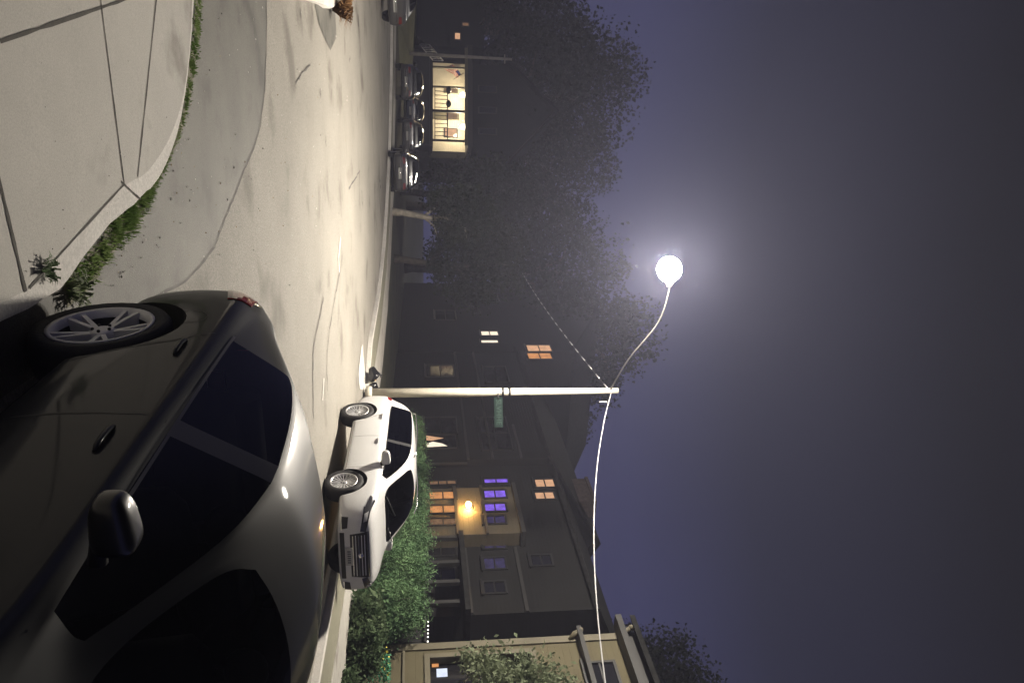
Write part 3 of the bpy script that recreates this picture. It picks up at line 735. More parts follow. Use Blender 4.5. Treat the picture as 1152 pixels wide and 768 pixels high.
spots = [(437.5, 193, 34.0, 'U', 'black', 'black car at the far kerb, white rear plate and bright lamps showing'),
         (445, 152, 41.0, 'U', 'silver', 'dull silver car parked behind the black one, below the lit porch'),
         (446, 124, 47.0, 'U', 'blue', 'navy car parked farthest up the street under the porch railing'),
         (441, 92, 38.5, 'U', 'black', 'black car farther along the street beside the sloping grass verge'),
         (433, -4, 29.0, 'L', 'silver', 'dull silver car cut off at the edge of the picture by the kerb')]
base_car = None
for i, (x, y, Y, d, pc, lab) in enumerate(spots):
    P = at(x, y, Y); P.z = gz(Y)+.13 if i in (1, 2, 3) else gz(Y)+.01
    fw = {'U': Vector((-.30, .95, 0)), 'L': Vector((-.75, .66, 0))}[d].normalized()
    M = car_matrix(P-fw*0., fw)
    if base_car is None:
        base_car = make_car(bst, bglass, [(0, .875, .315, .225, .21), (2.65, .875, .315, .225, .21)], paint_cols[pc], 'parked_car', lab, M, 'cars parked along the street', 2, 'car', 5, alloy, False, far_extras)
    else:
        c = copy_tree(base_car); c.matrix_world = M; c['label'] = lab; repaint(c, paint_cols[pc])

# ------------------------------------------------------------------ street lamp, signs, cables
PB = gnd(413, 442, .12); PT = at(686, 441, PB.y)
PT.x = PB.x
LP = at(752, 303, 17.2)
lamp = empty('street_lamp', PB, 'tall pale street lamp glowing white on a curved arm over the road', 'street lamp')
b = MB(); b.tube([PB-Vector((0, 0, .05)), PB+Vector((0, 0, 3)), PT+Vector((0, 0, .25))], [.135, .125, .085], 16); b.build('pole', galv, lamp)
b = MB(); b.tube([PB-Vector((0, 0, .02)), PB+Vector((0, 0, .12)), PB+Vector((0, 0, .14))], [.2, .2, .15], 16); b.build('base_collar', galv, lamp)
pts = smooth([PT, PT.lerp(LP, .30)+Vector((0, 0, .10)), PT.lerp(LP, .62)+Vector((0, 0, .42)), LP+(PT-LP).normalized()*.55+Vector((0, 0, .24))], 6)
b = MB(); b.tube(pts, [.023-.006*i/len(pts) for i in range(len(pts))], 10); b.build('arm', mat('arm_steel', (.20, .195, .18), .6, metal=.1), lamp)
for dz in (.1, -.9, 2.05-PT.z+PB.z+1.6):
    pass
for px in (565.5, 573):
    z = at(px, 442, PB.y).z; b = MB(); b.tube([(PB.x, PB.y, z-.03), (PB.x, PB.y, z+.03)], .125, 16); b.build('strap', trimblack, lamp)
dirl = (LP-PT); dirl.z = 0; dirl.normalize(); sq = Vector((-dirl.y, dirl.x, 0))
b = MB()
for (t0, t1, w0, w1, z0, z1) in ((-.55, -.1, .07, .15, .20, .26), (-.1, .18, .15, .13, .20, .24)):
    q = [LP+dirl*t0-sq*w0+Vector((0, 0, .10)), LP+dirl*t0+sq*w0+Vector((0, 0, .10)), LP+dirl*t1+sq*w1+Vector((0, 0, .12)), LP+dirl*t1-sq*w1+Vector((0, 0, .12))]
    b.corners(q+[v+Vector((0, 0, z0-.08)) for v in q])
bevel(b.build('lamp_head', galv, lamp), .02)
b = MB(); b.sphere(LP+Vector((0, 0, .02)), .30, 28, 18, 0, (1., 1., .94)); b.build('lamp_glare_lens', lampglow, lamp)  # globe oversized, its disc stands in for the lamp's glare
# street name plate on the pole
z0 = at(553, 449, PB.y).z; z1 = at(567, 449, PB.y).z; zc = (z0+z1)/2
sg = empty('street_sign', (PB.x+.5, PB.y-.13, zc), 'small green street name plate fixed to the lamp pole', 'street sign')
sd_ = Vector((.985, -.17, 0)); sn = Vector((-.17, -.985, 0)); o0 = Vector((PB.x+.14, PB.y-.13, 0))
q = [o0, o0+sd_*.86, o0+sd_*.86-sn*.012, o0-sn*.012]
b = MB(); b.corners([Vector((v.x, v.y, zc-.125)) for v in q]+[Vector((v.x, v.y, zc+.125)) for v in q]); b.build('sign_plate', signgreen, sg)
cu = bpy.data.curves.new('lettering', 'FONT'); cu.body = 'SLVHHE'; cu.size = .21; cu.extrude = .002; cu.align_x = 'CENTER'; cu.align_y = 'CENTER'
to = bpy.data.objects.new('lettering', cu); C.objects.link(to)
cu.materials.append(signwhite)
Mx = Matrix((sd_, Vector((0, 0, 1)), sn)).transposed().to_4x4(); to.parent = sg
to.matrix_local = Matrix.Translation((o0+sd_*.43+sn*.006+Vector((0, 0, zc)))-sg.location) @ Mx
me_ = evaluated(to); o_ = bpy.data.objects.new('lettering', me_); C.objects.link(o_); o_.parent = sg; o_.matrix_local = to.matrix_local.copy(); bpy.data.objects.remove(to)
b = MB(); b.tube([o0-sd_*.10+Vector((0, 0, zc)), o0+sd_*.06+Vector((0, 0, zc))], .02, 8); b.build('sign_bracket', trimblack, sg)
# bright cable to the right
b = MB(); E = at(694, 850, 11.0); A = PT+Vector((.05, -.05, .03)); pts = []
for i in range(41):
    t = i/40; p = A.lerp(E, t); p.z -= .44*4*t*(1-t); pts.append(p)
b.tube(pts, .0145, 8)
tag(b.build('overhead_cable', cablemat), 'bright pale overhead cable sagging across the sky from the lamp pole', 'cable')
# thin cable to the left: lamplit stretches painted as pale pieces on dark wire
cab = empty('overhead_cable', PT, 'thin overhead cable, lamplit stretches added as pale segments, running away behind the lamp', 'cable')
E = at(582, 296, 44.0); b = MB(); pts = []; w = MB(); A = PT+Vector((-.06, 0, -.05))
for i in range(49):
    t = i/48; p = A.lerp(E, t); p.z -= .9*4*t*(1-t)*.25; pts.append(p)
b.tube(pts, .012, 6); b.build('wire', trimblack, cab)
for i in range(0, 44, 2): w.tube([pts[i], pts[i].lerp(pts[i+1], .95)], .020, 6)
w.build('lit_wire_stretch', cablemat, cab)
# knob at cable clamp
b = MB(); p = at(674, 452, PB.y); b.tube([p, p+Vector((0, 0, .22)), p+Vector((.05, 0, .30))], [.02, .025, .015], 8); tag(b.build('cable_clamp', cablemat), 'small pale clamp hanging on the bright cable near the pole top', 'cable clamp')
# far utility pole, left
FP = at(448, 64, 50.0); FT = at(576, 67, 50.0); FP.x = FT.x-.05; FP.z = gz(50.0)
up_ = empty('utility_pole', FP, 'slim distant utility pole standing in front of the lit porch', 'utility pole')
b = MB(); b.tube([FP, FT], [.13, .085], 10); b.build('pole', wood_pole, up_)
b = MB(); b.tube([FT+Vector((-.3, 0, -.5)), FT+Vector((.3, 0, -.5))], .05, 6); b.build('cross_arm', wood_pole, up_)
# bags at the foot of the lamp pole
for k, (px, py, s_, lab) in enumerate(((424, 432, .19, 'larger dark glossy refuse bag behind the foot of the lamp pole'), (425.5, 439, .15, 'smaller dark glossy refuse bag nearest the lamp pole foot'))):
    P = PB+Vector((-.12-.38*(1-k), .55, 0)); P.z = gz(P.y)+.12
    b = MB(); b.sphere(P+Vector((0, 0, s_*.75)), s_, 18, 12, 0, (1.1, 1., .9))
    bb = b.v; b.v = [(x+.03*math.sin(17*z+9*x), y+.03*math.sin(13*x+5*z), max(z+.02*math.sin(21*x), P.z)) for x, y, z in bb]
    o = b.build('refuse_bag', mat('bag_plastic', (.012, .012, .013), .18)); tag(o, lab, 'refuse bag', 'refuse bags by the lamp pole')
    k2 = MB(); k2.tube([P+Vector((0, 0, s_*1.55)), P+Vector((.02, 0, s_*1.75)), P+Vector((.05, 0, s_*1.95))], [.06, .025, .06], 8); k2.build('tied_neck', MATS['bag_plastic'], o)

# ------------------------------------------------------------------ houses along the far side
def win(root, p, rect, pane, frame=trimdark, nu=1, nz=2, fw=.07, parent=None, proud=.05, name='window'):
    x0, x1, y0, y1 = rect; xm, ym = (x0+x1)/2, (y0+y1)/2
    u0 = onp(xm, y1, p)[0]; u1 = onp(xm, y0, p)[0]; z0 = onp(x0, ym, p)[1]; z1 = onp(x1, ym, p)[1]
    if u1 < u0: u0, u1 = u1, u0
    b = MB(); a, c = p-proud, p+.02
    b.ubox(u0-fw, u0, a, c, z0-fw, z1+fw); b.ubox(u1, u1+fw, a, c, z0-fw, z1+fw)
    b.ubox(u0, u1, a, c, z1, z1+fw); b.ubox(u0, u1, a, c, z0-fw, z0)
    w = MB()
    for k in range(1, nu): u = u0+(u1-u0)*k/nu; w.ubox(u-.022, u+.022, p-.034, p-.012, z0, z1)
    for k in range(1, nz): z = z0+(z1-z0)*k/nz; w.ubox(u0, u1, p-.036, p-.014, z-.025, z+.025)
    o = b.build(name, frame, root)
    MB().ubox(u0, u1, p-.010, p+.01, z0, z1).build('pane', pane, o)
    if w.v: w.build('glazing_bar', frame, o)
    s_ = MB().ubox(u0-fw-.05, u1+fw+.05, p-proud-.05, p+.015, z0-fw-.06, z0-fw-.002); s_.build('sill', frame, o)
    return o
def gable_roof(root, u0, u1, p0, p1, ze, zr, m, ov=.4, along=True, name='roof'):
    b = MB(); t = .14
    u0 -= ov; u1 += ov; q0, q1 = p0-ov, p1+ov; pm = (p0+p1)/2; um = (u0+u1)/2
    if along: prof = [(q0, ze-.12), (pm, zr), (q1, ze-.12), (q1, ze-.12-t), (pm, zr-t), (q0, ze-.12-t)]; mk = lambda e, a, z: up(e, a, z); e0, e1 = u0, u1
    else: prof = [(u0, ze-.12), (um, zr), (u1, ze-.12), (u1, ze-.12-t), (um, zr-t), (u0, ze-.12-t)]; mk = lambda e, a, z: up(a, e, z); e0, e1 = q0, q1
    vs = [mk(e0, a, z) for a, z in prof]+[mk(e1, a, z) for a, z in prof]
    b.add(vs, [(0, 1, 4, 5), (1, 2, 3, 4), (6, 7, 10, 11), (7, 8, 9, 10)]+[(i, 6+i, 6+(i+1) % 6, (i+1) % 6) for i in range(6)])
    return b.build(name, m, root)
def gable_wall(b, u0, u1, p0, p1, ze, zr, along):
    um, pm = (u0+u1)/2, (p0+p1)/2
    if along:
        for u, d in ((u0, .25), (u1, -.25)): b.add([up(u, p0, ze), up(u, p1, ze), up(u, pm, zr-.25), up(u+d, p0, ze), up(u+d, p1, ze), up(u+d, pm, zr-.25)], [(0, 1, 2), (3, 5, 4), (0, 3, 4, 1), (1, 4, 5, 2), (2, 5, 3, 0)])
    else:
        for p, d in ((p0, .25), (p1, -.25)): b.add([up(u0, p, ze), up(u1, p, ze), up(um, p, zr-.25), up(u0, p+d, ze), up(u1, p+d, ze), up(um, p+d, zr-.25)], [(0, 1, 2), (3, 5, 4), (0, 3, 4, 1), (1, 4, 5, 2), (2, 5, 3, 0)])
def gzu(u, p): return gz(up(u, p, 0).y)

# house with the lit porch lantern and purple windows
P1 = 17.2
uB0 = onp(560, 690, P1)[0]; uB1 = onp(560, 524, P1)[0]
zE = onp(642, 580, P1)[1]
hb = empty('house', up((uB0+uB1)/2, P1, gzu(uB0, P1)), 'dark three storey house with purple lit windows, a warm porch and a brick chimney', 'house', 'houses along the far side')
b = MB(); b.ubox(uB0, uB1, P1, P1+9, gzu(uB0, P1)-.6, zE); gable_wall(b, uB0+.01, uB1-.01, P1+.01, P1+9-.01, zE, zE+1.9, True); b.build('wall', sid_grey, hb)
rf = gable_roof(hb, uB0, uB1, P1, P1+9, zE, zE+1.9, roofmat, .22)
uc0 = onp(650, 572, P1+3)[0]; uc1 = onp(650, 546, P1+3)[0]; zc1 = onp(665, 558, P1+3)[1]
b = MB(); b.ubox(uc0, uc1, P1+2.6, P1+3.5, zE, zc1-.15); b.ubox(uc0-.07, uc1+.07, P1+2.53, P1+3.57, zc1-.149, zc1); b.build('chimney', brickdark, rf)
# projecting bay that holds the lit windows
PBy = P1-.55
ub0 = onp(530, 601, PBy)[0]; ub1 = onp(530, 548.5, PBy)[0]; zb0 = gzu(ub0, P1)-.4; zb1 = onp(580, 570, PBy)[1]
b = MB(); b.ubox(ub0, ub1, PBy, P1-.002, zb0, zb1); b.build('bay', shingle, hb)
b = MB(); b.ubox(ub0-.12, ub1+.12, PBy-.14, P1-.003, zb1+.002, zb1+.16); b.build('bay_cornice', trimgrey, hb)
zf = onp(542.5, 570, PBy)[1]; zf2 = onp(514.5, 570, PBy)[1]
b = MB(); b.ubox(ub0-.06, ub1+.06, PBy-.09, PBy-.002, zf, zf+.10); b.ubox(ub0-.06, ub1+.06, PBy-.09, PBy-.002, zf2-.12, zf2); b.build('bay_moulding', trimgrey, hb)
for r, g in (((483.5, 513, 553.5, 561.5), g_orange), ((484, 513, 569, 577), g_orange), ((484, 513, 583.5, 590.5), g_dim)): win(hb, PBy, r, g, trimgrey, 1, 2, .06)
for r, g in (((545, 568.5, 552, 560), g_purple), ((545, 568.5, 567, 575), g_purple), ((545, 568, 581, 589), g_purpled)): win(hb, PBy, r, g, trimdark, 1, 2, .07)
win(hb, P1, (483.5, 512.5, 541, 545.2), g_dim, trimdark, 1, 3, .06); win(hb, P1, (545, 571, 539, 543.5), g_purple, trimdark, 1, 2, .06)
for r in ((602.5, 623, 539.5, 548), (602.5, 623, 554, 561.5)): win(hb, P1, r, g_peach, trimdark, 1, 2, .07)
win(hb, P1, (545, 568, 607, 617), g_purpled, trimdark, 1, 2); win(hb, P1, (545, 568, 628, 640), g_purpled, trimdark, 1, 2)
for r in ((480, 512, 612, 625), (480, 512, 640, 655), (545, 568, 655, 667), (598, 620, 625, 636)): win(hb, P1, r, darkglass, trimdark, 1, 2)
b = MB()
z = onp(520, 640, P1)[1]; b.ubox(uB0, ub0-.15, P1-.10, P1-.002, z, z+.22); b.build('belt_course', trimgrey, hb); b = MB(); z = onp(582, 640, P1)[1]; b.ubox(uB0, ub0-.15, P1-.07, P1-.002, z, z+.12); b.build('belt_course', trimgrey, hb)
b = MB()
for px in (605, 633, 655, 678):
    u = onp(500, px, P1-1.6)[0]; b.ubox(u-.07, u+.07, P1-1.66, P1-1.52, gzu(u, P1)-.3, onp(517, px, P1-1.6)[1])
b.build('porch_post', trimgrey, hb)
ue0 = onp(500, 692, P1-1.6)[0]; ue1 = onp(500, 602, P1-1.6)[0]; zp = onp(519, 640, P1-1.6)[1]
b = MB(); b.ubox(ue0, ue1, P1-1.8, P1-.12, zp+.002, zp+.16); b.build('porch_roof', roofmat, hb)
# lantern on the bay
LZ = at(527, 568, 1)   # direction only
ul, zl = onp(527, 568, PBy-.22); LPos = up(ul, PBy-.24, zl)
la = empty('porch_lantern', LPos, 'round glowing porch lantern on the shingled bay between the orange and purple windows', 'lantern')
b = MB(); b.sphere(LPos, .105, 16, 10); b.build('globe', g_bulb, la)
b = MB(); b.tube([LPos+Vector((0, 0, .09)), LPos+Vector((0, 0, .17)), LPos+N*.20+Vector((0, 0, .19))], [.05, .03, .02], 8); b.build('bracket', trimdark, la)

# plain grey house to its left
P2 = 17.0
uA0 = uB1+.25; uA1 = onp(530, 397, P2)[0]; zEA = onp(606, 470, P2)[1]
ha = empty('house', up((uA0+uA1)/2, P2, gzu(uA0, P2)), 'plain dark grey house behind the lamp pole with one curtained window lit', 'house', 'houses along the far side')
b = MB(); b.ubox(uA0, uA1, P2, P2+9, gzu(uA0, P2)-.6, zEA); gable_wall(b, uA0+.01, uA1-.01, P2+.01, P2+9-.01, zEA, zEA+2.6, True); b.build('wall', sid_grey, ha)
gable_roof(ha, uA0, uA1, P2, P2+9, zEA, zEA+2.6, roofmat, .3)
b = MB(); z0_ = onp(517, 450, P2)[1]; z1_ = onp(541, 450, P2)[1]; b.ubox(uA0, uA1, P2-.08, P2-.002, z0_, z0_+.12); b.ubox(uA0, uA1, P2-.06, P2-.002, z1_, z1_+.10)
ud = onp(530, 521.5, P2)[0]; b.ubox(ud-.05, ud+.05, P2-.075, P2-.003, z0_-3, z0_-.01); b.build('trim_band', trimgrey, ha)
win(ha, P2, (478, 513, 470, 488), darkglass, trimdark, 1, 2); win(ha, P2, (541, 572, 470, 506), darkglass, trimdark, 2, 2)
lw = win(ha, P2, (478, 513, 489.5, 504), darkglass, trimdark, 1, 1)
# drawn-back curtains: two lit wedges between dark drapes
u0, z0 = onp(480, 503, P2); u1 = onp(480, 490, P2)[0]; um = (u0+u1)/2
def wedge(pts, m, nm, dp=.016):
    b = MB(); q = [up(u, P2-dp, z) for u, z in pts]; r = [up(u, P2-dp+.004, z) for u, z in pts]; n = len(q)
    b.add(q+r, [list(range(n)), list(range(2*n-1, n-1, -1))]+[(i, n+i, n+(i+1) % n, (i+1) % n) for i in range(n)]); b.build(nm, m, lw)
hh = onp(500, 497, P2)[1]-z0
wedge([(u1, z0), (u1-.25*(u1-u0), z0+hh*.98), (um+.05, z0+.28*hh), (um+.10*(u1-u0), z0)], g_peach, 'lit_pane')
wedge([(u0, z0), (u0+.30*(u1-u0), z0), (um-.05, z0+.36*hh), (u0+.28*(u1-u0), z0+.86*hh), (u0+.06, z0+1.15*hh)], g_white, 'lit_pane', .018)
win(ha, P2, (480, 510, 411, 424), darkglass, trimdark, 1, 2); win(ha, P2, (546, 570, 413, 430), darkglass, trimdark, 1, 2)
b = MB(); u_, z_ = onp(576, 478, P2); u2_ = onp(576, 556, P2-.2)[0]
b.ubox(uA0, u_, P2-.05, P2-.003, z_, z_+.10); b.build('upper_moulding', trimgrey, ha)

# third house further along
P3 = 17.4
uC0 = uA1+1.2; uC1 = uC0+13; zEC = onp(640, 380, P3)[1]
hc = empty('house', up(uC0+5, P3, gzu(uC0, P3)), 'dark house behind the lamp arm with small white and orange upstairs windows', 'house', 'houses along the far side')
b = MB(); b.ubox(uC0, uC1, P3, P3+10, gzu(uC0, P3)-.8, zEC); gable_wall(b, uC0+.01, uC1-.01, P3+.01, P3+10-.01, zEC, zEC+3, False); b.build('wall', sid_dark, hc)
gable_roof(hc, uC0, uC1, P3, P3+10, zEC, zEC+3, roofmat, .4, False)
win(hc, P3, (541.5, 560, 373, 377.6), g_white, trimdark, 1, 2, .05); win(hc, P3, (541.5, 560, 383, 386), g_white, trimdark, 1, 1, .05)
win(hc, P3, (593, 619.5, 388.5, 395.5), g_peach, trimdark, 1, 2, .06); win(hc, P3, (594, 620, 397.5, 404), g_orange, trimdark, 1, 2, .06)
win(hc, P3, (557, 566, 413, 417), g_dim, trimdark, 1, 1, .05); win(hc, P3, (490, 512, 350, 360), darkglass, trimdark, 1, 2); win(hc, P3, (541, 560, 330, 340), darkglass, trimdark, 1, 2)

# tan sided house at the near right
P4 = 14.7
uE1 = onp(560, 721.5, P4)[0]; uE0 = uE1-9; zEE = onp(706, 735, P4)[1]; zgE = gzu(uE1, P4)-.5
he = empty('house', up(uE1-4, P4, gzu(uE1, P4)), 'tan sided house near the camera with a wide dark front window and eave brackets', 'house', 'houses along the far side')
wx0, wx1, wy0 = 484, 600, 737.5
uw1 = onp(540, wy0, P4)[0]; uw0 = uw1-2.3; zw0 = onp(wx0, 755, P4)[1]; zw1 = onp(wx1, 755, P4)[1]
b = MB()
b.ubox(uE0, uE1, P4+.25, P4+9, zgE, zEE)
b.ubox(uw1, uE1, P4, P4+.248, zgE, zEE); b.ubox(uE0, uw0, P4, P4+.248, zgE, zEE); b.ubox(uw0, uw1, P4, P4+.247, zgE, zw0); b.ubox(uw0, uw1, P4, P4+.247, zw1, zEE)
b.build('wall', sid_tan, he)
b = MB()
b.ubox(uE1-.17, uE1+.04, P4-.05, P4+.16, zgE, zEE-.01); zt = onp(453, 740, P4)[1]; b.ubox(uE0, uE1-.18, P4-.06, P4-.002, zt, zt+.06)
b.build('corner_board', trimtan, he)
b = MB(); b.ubox(uw1, uw1+.14, P4-.045, P4-.003, zw0-.14, zw1+.14); b.ubox(uw0-.14, uw0, P4-.045, P4-.003, zw0-.14, zw1+.14); b.ubox(uw0, uw1, P4-.045, P4-.003, zw0-.14, zw0); b.ubox(uw0, uw1, P4-.045, P4-.003, zw1, zw1+.14)
wf = b.build('window', trimtan, he)
MB().ubox(uw0+.002, uw1-.002, P4+.20, P4+.246, zw0+.002, zw1-.002).build('pane', darkglass, wf)
us, zs = onp(497, 756, P4+.18); MB().ubox(us-.12, us+.12, P4+.17, P4+.198, zs-.13, zs+.14).build('lit_screen', g_screen, wf)
us, zs = onp(489, 747.5, P4+.18); MB().ubox(us-.05, us+.05, P4+.17, P4+.198, zs-.07, zs+.10).build('lit_screen', g_orange, wf)
b = MB(); b.ubox(uE0-.4, uE1+.30, P4-.45, P4-.004, zEE-.14, zEE+.02); b.ubox(uE0, uE1+.03, P4-.03, P4+9, zEE+.021, zEE+.4); b.build('eave', trimgrey, he)  # eave in darker trim, lamp fall-off put into the colour
rE = gable_roof(he, uE0, uE1, P4, P4+9, zEE+.55, zEE+2.0, roofmat, .35)
for px, py in ((653, 712), (711, 711.5)):
    u, z = onp(px, py, P4-.2); b = MB(); b.tube([up(uE1-.1, P4-.03, z-.30), up(uE1-.02, P4-.16, z-.14), up(uE1+.02, P4-.22, z)], [.05, .08, .06], 8); b.sphere(up(uE1+.02, P4-.24, z+.02), .075, 8, 6); b.build('eave_bracket', trimtan, he)
zr_ = onp(652, 730, P4)[1]; b = MB(); b.ubox(uE0, uE1+.12, P4-.30, P4-.003, zr_, zr_+.12); b.build('belt_course', trimgrey, he)  # dark trim here too, carries the upper wall's shade in its colour
win(he, P4, (662, 694, 746, 775), darkglass, trimdark, 1, 2)
# fairy lights on a rail in the gap
sl = empty('string_lights', up(*[onp(481, 710, 14.6)[0], 14.6, 1.2]), 'short string of tiny white lights on the fence rail beside the tan house', 'string lights')
q = [up(onp(481, y, 14.6)[0], 14.6, onp(481.5-(.02*(y-710)), y, 14.6)[1]) for y in (699, 703.5, 708, 712, 716, 721)]
b = MB(); b.tube(q, .006, 6); b.build('wire', trimdark, sl)
for v in q: b = MB(); b.sphere(v, .022, 8, 6); b.build('bulb', g_fairy, sl)
# board fence between the two houses
b = MB(); uf0 = uE1+.06; uf1 = uf0+3.2; u = uf0; zf_ = onp(481, 710, 14.65)[1]-.03
while u < uf1: b.ubox(u, u+.13, 14.75, 14.775, gzu(u, 14.7)-.05, zf_+random.uniform(-.015, .015)); u += .14
fe = empty('fence', up(uf0+1.5, 14.75, gzu(uf0, 14.7)), 'dark board fence between the tan house and the shrubs', 'fence')
b.build('boards', trimdark, fe); b = MB(); b.ubox(uf0, uf1, 14.62, 14.748, zf_-.06, zf_-.02); b.build('rail', trimdark, fe)

# distant house with the lit porch, on the rise to the left
YL = 55.0
def X_(py, Y=YL): return at(500, py, Y).x
def Z_(px, Y=YL): return at(px, 110, Y).z
hl = empty('house', (X_(110), YL, gz(YL)), 'distant dark gabled house with a bright cream porch lit by two globe lamps', 'house')
x0, x1 = X_(56), X_(162); zfl = Z_(487); zce = Z_(526)
YW = YL+2.6
b = MB(); b.box(x0, x1+.4, YW, YW+9, gz(YL)-.5, zce+3.4); b.add([(x0, YW, zce+3.41), (x1+.4, YW, zce+3.41), ((x0+x1)/2, YW, zce+7), (x0, YW+9, zce+3.41), (x1+.4, YW+9, zce+3.41), ((x0+x1)/2, YW+9, zce+7)], [(0, 1, 2), (3, 5, 4), (0, 3, 4, 1), (1, 4, 5, 2), (2, 5, 3, 0)]); b.build('wall', sid_dark, hl)
b = MB(); b.box(x0+.05, x1-.1, YW-.06, YW-.004, zfl, zce); b.build('porch_wall', sid_warm, hl)
b = MB(); b.box(x0-.3, x1+.2, YL-.1, YW-.062, zfl-.25, zfl); b.box(x0, x1, YL+.2, YW-.3, gz(YL)-.5, zfl-.252); b.build('porch_floor', trimdark, hl)
b = MB(); b.box(x0-.3, x1+.3, YL-.4, YW-.005, zce+.002, zce+.35); b.build('porch_roof', trimgrey, hl)
b = MB(); b.box(x0-.1, x1+.1, YL-.28, YL-.1, zce-.22, zce-.003); b.build('porch_beam', trimtan, hl)
for py, w, m_ in ((76, .14, trimtan), (98, .12, trimtan), (125, .18, trimdark), (158, .14, trimtan)):
    b = MB(); xx = X_(py); b.box(xx-w/2, xx+w/2, YL-.06, YL+.10, zfl, zce-.222); b.build('porch_post', m_, hl)
b = MB(); zr0 = Z_(504); b.box(X_(98), X_(158), YL-.02, YL+.06, zr0-.07, zr0); b.box(X_(98), X_(158), YL-.01, YL+.05, zfl+.12, zfl+.17)
xx = X_(98)
while xx < X_(158): b.box(xx, xx+.04, YL, YL+.04, zfl+.171, zr0-.071); xx += .30
b.build('railing', trimdark, hl)
for py in (102, 117):
    b = MB(); b.sphere((X_(py), YL-.10, zr0+.04), .24, 10, 7, 0, (1.2, .8, .8)); tag(b.build('planter', trimdark), 'dark rounded planter on the lit porch railing, '+('nearer the flag' if py == 102 else 'beside the thick post'), 'planter')
b = MB(); b.box(X_(114), X_(123), YW-.10, YW-.062, zfl, zfl+2.1); dr = b.build('door', trimtan, hl); b = MB(); b.box(X_(115), X_(122), YW-.11, YW-.101, zfl+1.1, zfl+1.95); b.build('door_pane', g_dim, dr)
b = MB(); b.box(X_(133), X_(144), YW-.11, YW-.063, zfl+.9, zfl+2.0); wf = b.build('window', trimgrey, hl); b = MB(); b.box(X_(134), X_(143), YW-.12, YW-.111, zfl+1.0, zfl+1.9); b.build('pane', g_peach, wf)
b = MB(); b.box(X_(85), X_(92), YW-.11, YW-.063, zfl+.9, zfl+2.0); wf = b.build('window', trimtan, hl); b = MB(); b.box(X_(86), X_(91), YW-.12, YW-.111, zfl+1.0, zfl+1.9); b.build('pane', g_dim, wf)
for py in (100, 137):
    b = MB(); b.sphere((X_(py), YL+1.2, zce-.28), .20, 12, 8); gl = b.build('porch_globe', g_bulbw, hl)
    L_ = bpy.data.lights.new('porch_light', 'POINT'); L_.energy = 330; L_.color = (1, .84, .56); L_.shadow_soft_size = .2
    lo_ = bpy.data.objects.new('porch_light', L_); C.objects.link(lo_); lo_.location = (X_(py), YL+1.0, zce-.62)
# side stair with white balusters
st_ = MB()
for k in range(8):
    zz = zfl-.2-(k+1)*(zfl-gz(YL)-.3)/8.5; st_.box(x0-.4-.16*(k+1), x0-.4-.16*k, YL+.2, YL+1.4, zz-.16, zz)
st_.build('porch_step', trimgrey, hl)
ra = MB(); a0 = Vector((x0+.9, YL-.15, zfl+.75)); a1 = Vector((x0-.25, YL-.15, zfl-.25)); ra.tube([a0, a1], .05, 6); a2, a3 = a0-Vector((0, 0, .75)), a1-Vector((0, 0, .75)); ra.tube([a2, a3], .04, 6)
for k in range(10): t = k/9; ra.tube([a0.lerp(a1, t), a2.lerp(a3, t)], .025, 5)
ra.build('stair_railing', whiteworn, hl)
b = MB()      # roof
xm = (x0+x1)/2; pr = [(x0-.5, zce+3.2), (xm, zce+7.4), (x1+.9, zce+3.2), (x1+.9, zce+3.0), (xm, zce+7.2), (x0-.5, zce+3.0)]
vs = [(x, YW-.5, z) for x, z in pr]+[(x, YW+9.5, z) for x, z in pr]
b.add(vs, [(0, 1, 4, 5), (1, 2, 3, 4), (6, 7, 10, 11), (7, 8, 9, 10)]+[(i, 6+i, 6+(i+1) % 6, (i+1) % 6) for i in range(6)]); b.build('roof', roofmat, hl)
for py in (85, 110, 135):
    b = MB(); b.box(X_(py-4), X_(py+4), YW-.07, YW-.004, zce+1.0, zce+2.5); wf = b.build('window', trimgrey, hl); b = MB(); b.box(X_(py-3.2), X_(py+3.2), YW-.08, YW-.071, zce+1.12, zce+2.38); b.build('pane', darkglass, wf)
YF = YL+1.9
# flag hanging from a slanted staff on the porch
fl = empty('flag', (X_(76, YF), YF, Z_(503, YF)), 'striped red and white flag with a blue corner hung from the lit porch', 'flag')
r_ = Vector((X_(77, YF), YF, Z_(521, YF))); dn = Vector((X_(90, YF)-X_(74, YF), -.5, Z_(504, YF)-Z_(516, YF)))*1.05
flagred = mat('flag_red', (.60, .16, .11), .8); flagwhite = mat('flag_white', (.72, .66, .6), .8); flagblue = mat('flag_blue', (.05, .06, .20), .8)
b = MB(); a = Vector((X_(73.5, YF), YF, Z_(502, YF))); e = Vector((X_(80, YF), YF, Z_(519, YF))); hoist0, hoist1 = Vector((X_(74, YF), YF, Z_(501, YF))), Vector((X_(77, YF), YF, Z_(511, YF)))
fly = Vector((X_(90, YF)-X_(77, YF), -.25, Z_(514.5, YF)-Z_(505, YF)))*.86
nS = 9
def fp(px, py): return Vector((X_(py, YF), YF, Z_(px, YF)))
c00, c01, c11, c10 = fp(518.5, 82.5), fp(514.5, 87.5), fp(499, 75.5), fp(509.5, 72)
fv = []
for i in range(nS+1):
    for j in range(13):
        t = i/nS; s_ = j/12; p = c00.lerp(c01, t).lerp(c10.lerp(c11, t), s_)+Vector((0, .10*math.sin(s_*7+t*2.5), .05*math.sin(s_*6))); fv.append(p)
for i in range(nS):
    for j in range(12):
        mi_ = 2 if (i < 4 and j < 5) else (i % 2)
        k = i*13+j; b.add([fv[k], fv[k+1], fv[k+14], fv[k+13]], [(0, 1, 2, 3)], mi_, True)
cl = b.build('flag_cloth', [flagred, flagwhite, flagblue], fl)
md = cl.modifiers.new('s', 'SOLIDIFY'); md.thickness = .012
